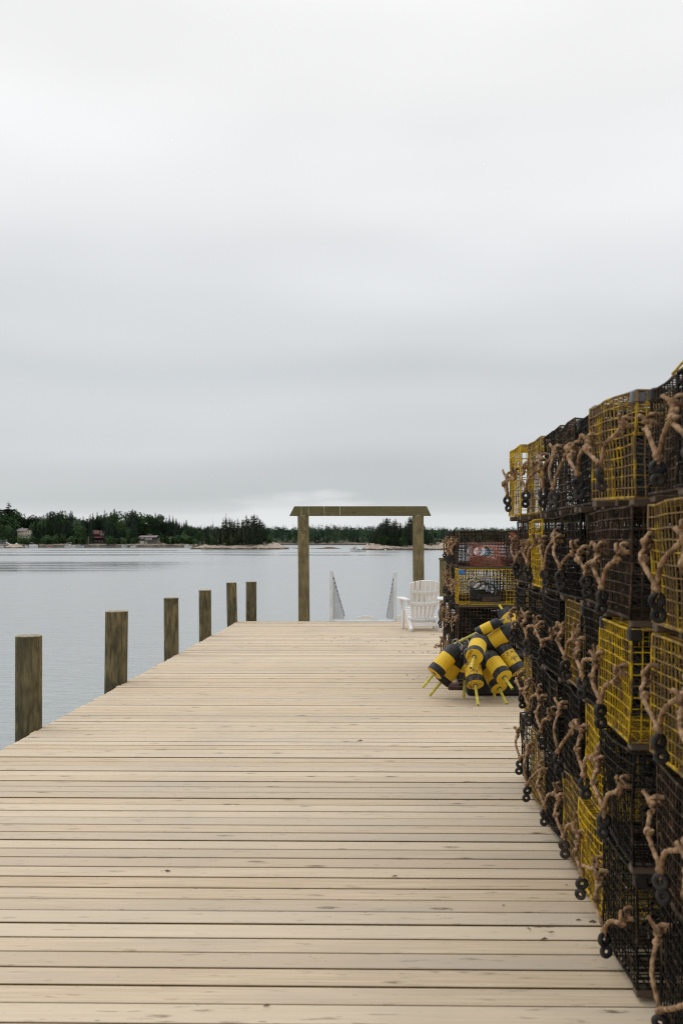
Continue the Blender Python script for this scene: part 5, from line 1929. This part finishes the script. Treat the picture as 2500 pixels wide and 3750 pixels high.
def small_boat(px_, Lp, mat_, label, rz, name='rowing_boat', H=.4, W_=1.2, d=512):
    u = d / F; p = at(px_, 0, d); L = Lp * u
    t = thing(name, label, 'kayak' if name == 'kayak' else 'boat', (p.x, p.y, WZ), (0, 0, radians(rz)))
    q = MB(); hull(q, L, W_, H, 0); q.build('hull', [mat_, M['gel']], t)
    if name != 'kayak':
        q = MB()
        for f in (-.25, .1): q.box(L * f - .12, L * f + .12, -W_ * .42, W_ * .42, H * .8, H * .88)
        q.build('seat', M['gel'], t)
    else:
        q = MB(); q.torus((0, 0, H + .02), (0, 0, 1), .28, .05, 14, 6); q.build('cockpit_rim', M['navy'], t)


small_boat(298, 20, M['bluehull'], 'pale blue rowing boat right of the centre console boat', 5)
small_boat(286, 14, M['bluehull'], 'small pale dinghy tight behind the centre console boat', 170, d=518)
small_boat(183, 16, M['redhull'], 'bright red kayak on the rocks between two motor boats', 8, 'kayak', .3, .7, 520)
small_boat(99, 12, M['gel'], 'small white skiff left of the pontoon boat', 180, d=516)
small_boat(455, 18, M['bluehull'], 'pale green skiff on the shore between the red and grey houses', 175, d=522)
small_boat(487, 17, M['gel'], 'white skiff just left of the grey waterside house', 5, d=520)
small_boat(302 - 300, 22, M['gel'], 'white skiff by the far left dock', 0, d=512)
# small cruiser by the footbridge
p = at(690, 0, 505); t = thing('cabin_boat', 'white cabin boat moored in front of the grey footbridge', 'boat', (p.x, p.y, WZ), (0, 0, radians(200)))
q = MB(); hull(q, 3.6, 1.5, .6, 0, sheer=.4); q.build('hull', [M['gel'], M['navy']], t)
q = MB(); q.box(-.4, .9, -.55, .55, .55, 1.15, bev=.06); q.build('cabin', M['gel'], t)
q = MB(); q.box(-.1, .7, -.557, -.553, .8, 1.05); q.box(-.1, .7, .553, .557, .8, 1.05); q.build('window', M['pane'], t)

for px_, py_, r_, lab in ((1411, 2015, .36, 'white mooring ball with a pickup mast right of the lobster boat'), (1441, 2016, .27, 'small white mooring ball in front of the right island'), (1301 - 5, 2021, .12, 'tiny pale mooring float beneath the lobster boat'),
                          (323, 2001, .32, 'white mooring ball before the red house'), (396, 2001, .32, 'white mooring ball right of the red house'), (541, 2000, .32, 'white mooring ball before the grey house'),
                          (558, 2037, .10, 'tiny dark float on the calm slick, left half of the bay')):
    d = F * (EYE - WZ) / (py_ - CY); p = at(px_, 0, d)
    q = MB(); q.lathe([(.05, -r_ * .6), (r_ * .8, -r_ * .4), (r_, 0.05), (r_ * .85, r_ * .5), (r_ * .4, r_ * .9), (.04, r_ * 1.05)], 14)
    if 'pickup' in lab: q.tube([(0, 0, r_), (-.1, 0, r_ * 3)], .05, 5)
    o = q.build('mooring_ball', M['gel'] if 'dark' not in lab else M['navy']); o.location = (p.x, p.y, WZ)
    tag(o, lab, 'mooring ball', 'mooring balls on the bay')
